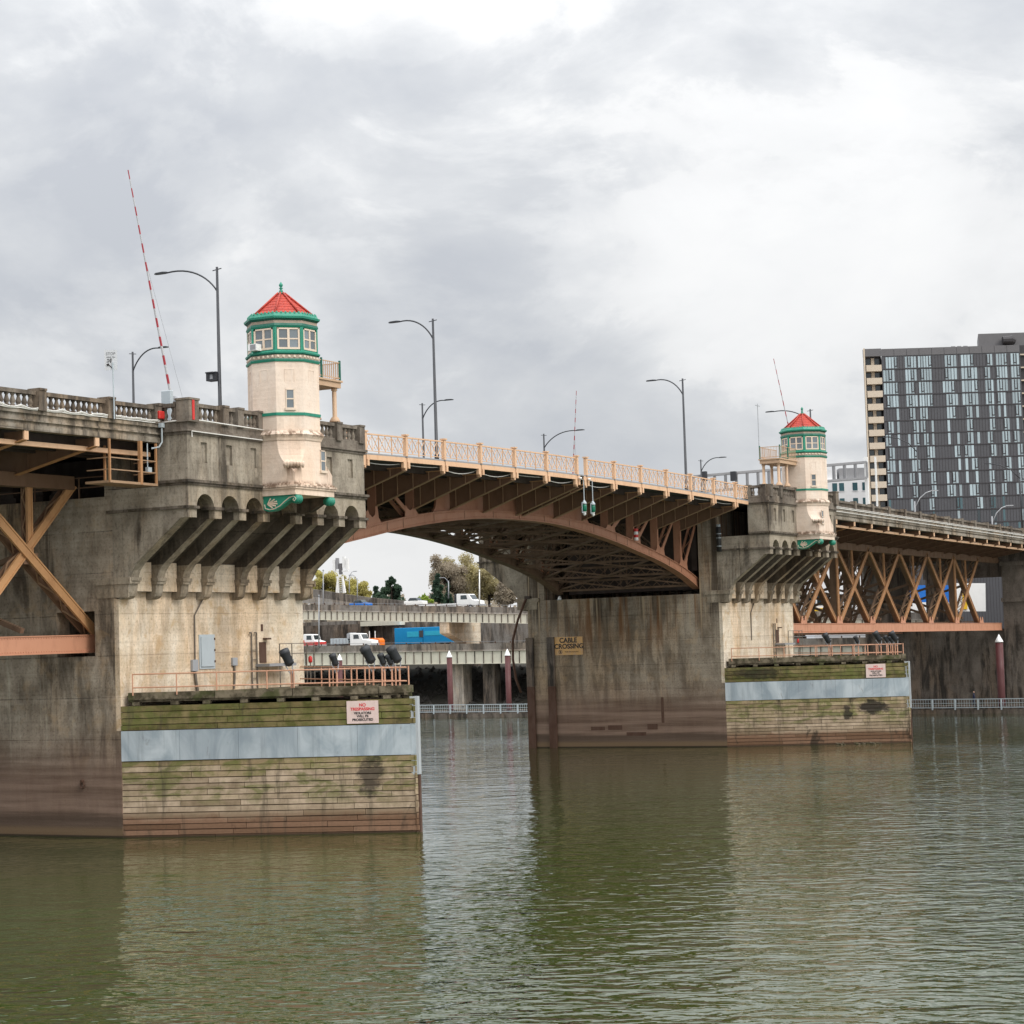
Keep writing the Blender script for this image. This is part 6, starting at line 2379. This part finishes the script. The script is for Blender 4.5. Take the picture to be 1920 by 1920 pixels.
def tree(name, label, base, H, Rx, kind, mat, seed, n=2600, crown0=.25, leaf=.35, group='trees on the far bank'):
    rr = random.Random(seed)
    base = Vector(base)
    root = thing(name, label, 'tree', base, group)
    mb = MB()
    mb.tube([base, base + Vector((0, 0, H * .45)), base + Vector((0, .1, H * .92))], [H * .028, H * .02, H * .004], 7)
    clumps = []
    if kind == 'cone':
        for i in range(26):
            f = rr.uniform(0, 1)
            rr_ = Rx * (1 - f) ** .8 * rr.uniform(.5, 1)
            g = rr.uniform(0, 6.28)
            clumps.append((Vector((rr_ * math.cos(g), rr_ * math.sin(g), H * (crown0 + (1 - crown0) * f))), Rx * .34 * (1.15 - f)))
    else:
        for i in range(30):
            g, ph = rr.uniform(0, 6.28), math.acos(rr.uniform(-.75, 1))
            k = rr.uniform(.35, .95)
            clumps.append((Vector((Rx * k * math.sin(ph) * math.cos(g), Rx * k * math.sin(ph) * math.sin(g), H * (.5 + crown0 * .5) + H * .5 * (1 - crown0) * k * math.cos(ph))), Rx * rr.uniform(.2, .36)))
    for c, r in clumps:
        mb.tube([base + Vector((0, 0, min(c.z * .7, H * .6))), base + c], [H * .012, H * .002], 4)
    mb.build('trunk', 'bark', root)
    lb = MB()
    per = n // len(clumps)
    for c, r in clumps:
        for i in range(per):
            v_ = Vector((rr.gauss(0, 1), rr.gauss(0, 1), rr.gauss(0, .8)))
            v_ = v_.normalized() * r * rr.uniform(.25, 1.1)
            p = base + c + v_
            a = Vector((rr.uniform(-1, 1), rr.uniform(-1, 1), rr.uniform(-1, 1))).normalized()
            b_ = a.cross(Vector((rr.uniform(-1, 1), rr.uniform(-1, 1), rr.uniform(-1, 1)))).normalized()
            s = leaf * rr.uniform(.6, 1.3)
            lb.add([p - a * s, p + b_ * s * .6, p + a * s, p - b_ * s * .6], [(0, 1, 2, 3)])
    me = bpy.data.meshes.new('crown')
    me.from_pydata(lb.v, [], lb.f)
    me.materials.append(MAT[mat])
    link('crown', me, root)


def tree_px(name, label, px, pyt, pyb, X0, wpx, kind, mat, seed, **k):
    b_ = onX(px, pyb, X0)
    t_ = onX(px, pyt, X0)
    ppm = FPX / ((b_ - CAM).dot(FWD))
    tree(name, label, b_, t_.z - b_.z, wpx / 2 / ppm, kind, mat, seed, **k)


tree_px('yellow_tree', 'yellow-green spring tree left of the phone mast', 606, 1068, 1150, 290, 60, 'round', 'leaf_yellow', 1, leaf=.24, n=9000)
tree_px('yellow_tree', 'yellow-green spring tree behind the phone mast', 645, 1078, 1150, 296, 60, 'round', 'leaf_yellow', 2, leaf=.24, n=9000)
tree_px('yellow_tree', 'low yellow-green tree right of the phone mast', 678, 1092, 1150, 286, 44, 'round', 'leaf_yellow', 3, leaf=.24, n=7000)
tree_px('evergreen_tree', 'dark evergreen tree standing alone in the gap', 735, 1085, 1140, 300, 66, 'cone', 'leaf_dark', 4, leaf=.6, n=3600, crown0=.05)
tree_px('evergreen_tree', 'small dark evergreen left of the lone evergreen', 706, 1101, 1140, 305, 34, 'cone', 'leaf_dark', 5, leaf=.5, crown0=.05)
tree_px('bare_tree', 'tall brown budding tree at the right of the gap', 838, 1038, 1150, 300, 84, 'round', 'leaf_brown', 6, leaf=.24, n=15000, crown0=.02)
tree_px('bare_tree', 'brown budding tree behind the white lamp', 874, 1040, 1150, 318, 116, 'round', 'leaf_ochre', 7, leaf=.26, n=16000, crown0=.02)
tree_px('bare_tree', 'ochre budding tree close to the far pier corbel', 918, 1050, 1150, 306, 100, 'round', 'leaf_ochre', 8, leaf=.26, n=14000, crown0=.02)
tree_px('bare_tree', 'low brown tree under the far arch edge', 948, 1078, 1150, 300, 50, 'round', 'leaf_brown', 9, leaf=.24, n=9000, crown0=.02)
tree_px('evergreen_tree', 'dark evergreen at the foot of the brown trees', 823, 1078, 1150, 282, 46, 'cone', 'leaf_dark', 10, leaf=.5, crown0=.02)
tree_px('evergreen_tree', 'dark blue-green evergreen beside the grey lamp', 842, 1095, 1150, 280, 26, 'cone', 'leaf_dark', 12, leaf=.4, crown0=.02)
tree_px('green_bush', 'bright green bush left of the white flatbed truck', 795, 1117, 1140, 240, 34, 'round', 'leaf_green', 11, leaf=.3, crown0=0.0)
tree_px('bare_tree', 'leafless reddish tree beside the dark tower block', 1880, 962, 1000, 330, 40, 'round', 'leaf_brown', 14, leaf=.25, n=900)
# distant low wood and roofs on the horizon
mb = MB()
rr = random.Random(5)
for i in range(5200):
    px = rr.uniform(560, 1010)
    c = onX(px, 1152, 420 + rr.uniform(-20, 60))
    p = c + Vector((0, 0, rr.uniform(-6, 3.5 + 2.5 * math.sin(px * .07) + 1.5 * math.sin(px * .21))))
    a = Vector((rr.uniform(-1, 1), rr.uniform(-1, 1), rr.uniform(-1, 1))).normalized()
    b_ = a.cross(Vector((rr.uniform(-1, 1), rr.uniform(-1, 1), rr.uniform(-1, 1)))).normalized()
    s = rr.uniform(.4, 1.1)
    mb.add([p - a * s, p + b_ * s * .7, p + a * s, p - b_ * s * .7], [(0, 1, 2, 3)])
me = bpy.data.meshes.new('distant_wood')
me.from_pydata(mb.v, [], mb.f)
me.materials.append(MAT['leaf_brown'])
o = link('distant_wood', me)
tag(o, 'hazy line of distant trees along the horizon', 'wood', kind='stuff')

# ------------------------------------------------------------------ dark apartment tower
D0 = 470.0
ppm = FPX / D0
bo = at(1652, 655, D0)
hx = Vector((RGT.x, RGT.y, 0)).normalized()
hz = Vector((0, 0, 1))
hn = Vector((-hx.y, hx.x, 0))
if hn.dot(FWD) > 0:
    hn = -hn                      # outward, towards the camera
bk = Vector((bo.x - CAM.x, bo.y - CAM.y, 0)).normalized()   # the block's flanks run back in this direction
root = thing('apartment_tower', 'dark apartment tower with pale balconies and many narrow windows', 'building', (bo.x, bo.y, 7))
Wf = (1905 - 1652) / ppm + 6


def U(px):
    return (px - 1652) / ppm


def fbx(mb, u0, u1, z0, z1, d0, d1):
    vs = []
    for z in (z0, z1):
        for u, d_ in ((u0, d0), (u1, d0), (u1, d1), (u0, d1)):
            p = bo + hx * u + (hn * d_ if d_ > -1.7 else bk * -d_)
            vs.append((p.x, p.y, z))
    mb.add(vs, [(0, 3, 2, 1), (4, 5, 6, 7), (0, 1, 5, 4), (1, 2, 6, 5), (2, 3, 7, 6), (3, 0, 4, 7)])


ztop = bo.z
mb = MB()
fbx(mb, 0, U(1912), 5, ztop, -20, 0)
mb.build('main_block', 'panel_dark', root)
mb = MB()
fbx(mb, U(1620), -0.02, 5, ztop, -20, -1.6)
mb.build('side_block', 'panel_darker', root)
mb = MB()
fbx(mb, U(1618), U(1621), 5, ztop + .3, -20, .2)
mb.build('end_wall', 'balcony_tan', root)
mb = MB()
fbx(mb, U(1619.5), -.02, ztop - 1.5, ztop + .2, -1.6, 0)
mb.build('balcony_roof', 'panel_grey', root)
for i in range(11):
    u0 = U(1652) + i * U(1911) / 11
    mb = MB()
    fbx(mb, u0 + .04, u0 + U(1911) / 11 - .04, ztop - 1.55, ztop + .05, .0, .12)
    mb.build('crown_panel', 'panel_grey', root)
fl = 24.35 / ppm
rr = random.Random(21)
WIN = {}
for w in ('glass_pale', 'glass_dark', 'glass_teal'):
    me = UNIT.mesh('window_pane')
    me.materials.append(MAT[w])
    WIN[w] = me
Mrot = Matrix((hx, -hn, hz)).transposed().to_4x4()
nmod = 46
VENT = MB().box(-.36, -.2, -.1, 0, -1.05, 1.0).box(.2, .36, -.1, 0, -1.05, 1.0).box(-.2, .2, -.1, 0, -1.05, -.85).mesh('vent_frame')
VENT.materials.append(MAT['panel_darker'])
mw = U(1908) / nmod
solid = {6, 7, 13, 14, 15, 21, 22, 28, 29, 30, 36, 37}
nwin = 0
rest = []
BAYS = [(1653.5, 1681), (1695, 1717), (1719.5, 1745), (1764, 1792.5), (1800, 1830.5), (1844, 1860), (1866, 1887), (1893.5, 1910)]
for f in range(15):
    z1 = ztop - 1.75 - f * fl
    z0 = z1 - fl
    mb = MB()
    fbx(mb, -.05, U(1911), z0 + .0, z0 + .22, 0, .10)
    mb.build('floor_edge', 'panel_darker', root)
    mb = MB()
    fbx(mb, U(1622.5), -.1, z0 - .25, z0 + 1.15, -1.5, .35)
    mb.build('balcony', 'balcony_tan', root)
    mb = MB()
    fbx(mb, U(1634), U(1640), z0 + .2, z1, -1.6, -1.3)
    mb.build('balcony_fin', 'balcony_tan', root)
    for ua, ub in ((U(1624), U(1633)), (U(1641), U(1650))):
        mb = MB()
        fbx(mb, ua, ub, z0 + .3, z1 - .2, -1.6, -1.55)
        mb.build('balcony_door', 'glass_dark', root)
    for x0_, x1_ in BAYS:
        nm_ = max(3, int(round((x1_ - x0_) / 5.6)))
        mwb = U(1652 + (x1_ - x0_)) / nm_
        if f < 4:
            k0, k1 = (1, nm_) if rr.random() < .2 else ((0, nm_ - 1) if rr.random() < .2 else (0, nm_))
            runs = [(k0, k1)]
        elif f < 11:
            w_ = rr.choice((1, 2, 2, 2, 3))
            k0 = rr.randint(0, max(0, nm_ - w_))
            runs = [(k0, min(nm_, k0 + w_))]
            if k0 >= 2 and rr.random() < .55:
                runs.append((0, 1))
            elif k0 + w_ <= nm_ - 2 and rr.random() < .55:
                runs.append((nm_ - 1, nm_))
        else:
            k0 = rr.randint(0, nm_ - 2)
            runs = [(k0, k0 + rr.choice((1, 2)))]
        for q_, (k0, k1) in enumerate(runs):
            mat = 'glass_pale' if f < 11 or rr.random() < .3 else rr.choice(('glass_dark', 'glass_teal'))
            for kk in range(k0, k1):
                c = bo + hx * (U(x0_) + (kk + .5) * mwb) - hn * .02
                M = Matrix.Translation((c.x, c.y, (z0 + z1) / 2 + .12)) @ Mrot @ Matrix.Diagonal((mwb - .16, .12, fl - .38, 1))
                if nwin < 300:
                    inst('window_pane', WIN[mat], M, root)
                    nwin += 1
                else:
                    rest.append((M, mat))
            if q_ == 0 and k1 - k0 >= 2 and f < 12:
                c2_ = bo + hx * (U(x0_) + (rr.randint(k0, k1 - 1) + .5) * mwb) + hn * .04
                inst('vent_frame', VENT, Matrix.Translation((c2_.x, c2_.y, (z0 + z1) / 2 + .25)) @ Mrot, root)
for w in WIN:
    mb = MB()
    for M, mt in rest:
        if mt == w:
            mb.add([M @ Vector(p) for p in UNIT.v], UNIT.f)
    if mb.v:
        o = mb.build('window_panes', w, root)
        o['kind'] = 'stuff'
# panel joints
mb = MB()
for j in range(0, nmod + 1):
    fbx(mb, j * mw - .045, j * mw + .045, 8, ztop - 1.7, 0, .025)
mb.build('panel_joints', 'panel_darker', root)
mb = MB()
fbx(mb, U(1838), U(1960), ztop, ztop + 3.0, -14, -1.5)
mb.build('plant_room', 'panel_grey', root)
c = bo + hx * U(1895) + hn * -.5
MB().tube([Vector((c.x, c.y, ztop + 1.2)) - hx * 1.6, Vector((c.x, c.y, ztop + 1.2)) + hx * .4, Vector((c.x, c.y, ztop + .9)) + hx * 1.2], [.9, 1.1, .7], 10).build('vent_cowl', 'panel_darker', root)
for u in (1785, 1796, 1808):
    mb = MB()
    fbx(mb, U(u), U(u + 8), ztop, ztop + .35, -3, -1)
    mb.build('roof_hatch', 'soft_grey', root)
mb = MB()
fbx(mb, U(1912), U(1960), 5, ztop + .1, -22, -1.2)
mb.build('rear_wing', 'panel_darker', root)
for f in range(14):
    mb = MB()
    fbx(mb, U(1913), U(1960), ztop - 2.2 - f * fl, ztop - 1.9 - f * fl, -1.2, -.6)
    mb.build('rear_balcony', 'balcony_tan', root)

# white apartment house behind
D1 = 520.0
pp1 = FPX / D1
bo1 = at(1558, 888, D1)
root = thing('white_house', 'white apartment house with blue windows beside the dark tower block', 'building', (bo1.x, bo1.y, 7))


def fb1(mb, u0, u1, z0, z1, d0, d1):
    vs = []
    for z in (z0, z1):
        for u, d_ in ((u0, d0), (u1, d0), (u1, d1), (u0, d1)):
            p = bo1 + hx * u + hn * d_
            vs.append((p.x, p.y, z))
    mb.add(vs, [(0, 3, 2, 1), (4, 5, 6, 7), (0, 1, 5, 4), (1, 2, 6, 5), (2, 3, 7, 6), (3, 0, 4, 7)])


mb = MB()
fb1(mb, -4, 9.0, 5, bo1.z - 1.5, -12, 0)
mb.build('wall', 'house_white', root)
mb = MB()
fb1(mb, 2.2, 8.6, bo1.z - 1.5, bo1.z + 1.3, -12, -1)
mb.build('roof_storey', 'soft_grey', root)
mb = MB()
fb1(mb, -3, 1.6, bo1.z - 1.5, bo1.z + 1.1, -12, -1)
mb.build('roof_storey', 'house_white', root)
for z in (-4.4, -8.2, -12):
    for u in (0.2, 1.9, 5.2, 7.6):
        mb = MB()
        fb1(mb, u, u + 1.2, bo1.z + z, bo1.z + z + 2.0, 0, .06)
        w_ = mb.build('window', 'glass_teal', root)
        mb = MB()
        fb1(mb, u - .1, u + 1.3, bo1.z + z - .14, bo1.z + z, 0, .12)
        mb.build('sill', 'house_white', w_)

# sign gantry over the far highway
root = thing('sign_gantry', 'white box-truss sign gantry spanning behind the farther tower', 'gantry', at(1460, 890, 400))
a0_, a1_ = at(1300, 893, 400), at(1625, 866, 400)
hh = Vector((0, 0, 3.0))
mb = MB()
for dn in (0, 1.6):
    o_ = -hn * dn
    mb.bar(a0_ + o_, a1_ + o_, .4)
    mb.bar(a0_ + o_ - hh, a1_ + o_ - hh, .4)
    for k in range(17):
        p = a0_.lerp(a1_, k / 16) + o_
        mb.bar(p, p - hh, .3)
mb.build('box_truss', 'soft_grey', root)
mb = MB()
mb.bar(a1_ - hn * .8 + Vector((0, 0, 1)), Vector((a1_.x, a1_.y, 7)) - hn * .8, .6)
mb.bar(a1_ - hn * .8 + hx * 1.8 + Vector((0, 0, 1)), Vector((a1_.x, a1_.y, 7)) - hn * .8 + hx * 1.8, .3)
mb.build('leg', 'white_paint', root)
for px in (1320, 1375):
    p = at(px, 886, 399)
    MB().box(p.x - .4, p.x + .4, p.y - .5, p.y + .5, p.z - 1.6, p.z + .2).build('signal_box', 'lamp_black', root)
# lamps beyond the right approach


def lamp_depth(px, pyt, pyb, dep, reach_px, label, mat='lamp_grey'):
    t_ = at(px, pyt, dep)
    b_ = at(px, pyb, dep)
    b_ = Vector((t_.x, t_.y, b_.z))
    root = thing('street_lamp', label, 'street lamp', b_, 'lamps beyond the right approach')
    MB().tube([b_, t_], [.16, .1], 7).build('pole', mat, root, True)
    r = reach_px / (FPX / dep)
    pts = [t_ - Vector((0, 0, 1.0)), t_ + hx * r * .3 + Vector((0, 0, .5)), t_ + hx * r * .65 + Vector((0, 0, 1.3)), t_ + hx * r + Vector((0, 0, 1.6))]
    MB().tube(pts, .08, 5).build('arm', mat, root, True)
    MB().bar(pts[-1] - hx * .2 * (1 if r > 0 else -1), pts[-1] + hx * .9 * (1 if r > 0 else -1), .3, .14).build('head', mat, root)


lamp_depth(1715, 940, 985, 330, 34, 'grey lamp in front of the dark tower, the left one')
lamp_depth(1860, 968, 1000, 330, 30, 'grey lamp in front of the dark tower, the right one')
lamp_depth(1719, 836, 985, 345, -52, 'tall thin lamp with long arm before the dark tower', 'lamp_black')
lamp_depth(1912, 886, 1000, 345, -56, 'tall thin lamp at the right picture edge', 'lamp_black')

# things seen through the right truss
p0, p1 = at(1735, 1118, 420), at(1860, 1118, 420)
root = thing('blue_billboard', 'blue and white hoarding seen through the right truss', 'hoarding', p0)
qx = (p1 - p0)
for a, b_, z0_, z1_, mt in ((-.6, -.3, -3.2, 1.0, 'white_paint'), (-.3, .38, -1.2, 2.2, 'sign_blue'), (.38, .9, -3.0, 2.6, 'white_paint'), (-.3, .38, -3.2, -1.2, 'white_paint')):
    mb = MB()
    A0, A1 = p0 + qx * a, p0 + qx * b_
    mb.bar(A0 + Vector((0, 0, (z0_ + z1_) / 2)), A1 + Vector((0, 0, (z0_ + z1_) / 2)), .4, z1_ - z0_)
    mb.build('panel', mt, root)
MB().bar(p0 + qx * .55 + hn * .4 + Vector((0, 0, -.6)), p0 + qx * .62 + hn * .4 + Vector((0, 0, -.6)), .2, 4.0).build('stripe', 'sign_yellow', root)
p0, p1 = at(1500, 1125, 430), at(1640, 1125, 430)
root = thing('pale_depot', 'pale low building with yellow panel behind the right truss', 'building', p0)
qx = p1 - p0
mb = MB()
for i in range(6):
    a, b_ = p0 + qx * (i / 6), p0 + qx * ((i + .97) / 6)
    MB().bar(a, b_, 6, 12).build('wall_panel', 'house_white', root)
for i in range(5):
    c = p0 + qx * (.1 + i * .18) + hn * 3.02
    MB().bar(c - hx * 1.2, c + hx * 1.2, .1, 2.2).build('window', 'glass_dark', root)
c = p0 + qx * .24 + hn * 3.1 - Vector((0, 0, 3))
MB().bar(c - hx * 1.6, c + hx * 1.6, .2, 2.6).build('yellow_panel', 'sign_yellow', root)
# city ground dressing behind the viaducts: dark warehouse line
p0 = at(1180, 1150, 430)
root = thing('warehouse', 'dark low warehouse behind the arch and right truss', 'building', p0)
q0, q1 = at(1020, 1160, 440), at(1500, 1155, 440)
MB().bar(q0 + Vector((0, 0, -4)), q1 + Vector((0, 0, -4)), 14, 12).build('wall', 'dark_far_concrete', root)
MB().bar(q0 + Vector((0, 0, 2.4)), q1 + Vector((0, 0, 2.4)), 15, .6).build('roof', 'soft_grey', root)

# drift caught against the farther fender
root = thing('driftwood', 'small raft of drift sticks against the farther timber fender', 'driftwood', fender_pt(46, 12, -.4))
rr = random.Random(77)
for i in range(14):
    c = fender_pt(46, rr.uniform(10.5, 14.5), -rr.uniform(.15, .7))
    a = rr.uniform(0, 3.1)
    L = rr.uniform(.25, .8)
    d_ = Vector((math.cos(a), math.sin(a), rr.uniform(-.1, .25))) * L
    MB().tube([c - d_ + Vector((0, 0, .04)), c + d_ + Vector((0, 0, .08))], [.06, .035], 5).build('stick', 'old_beam', root)
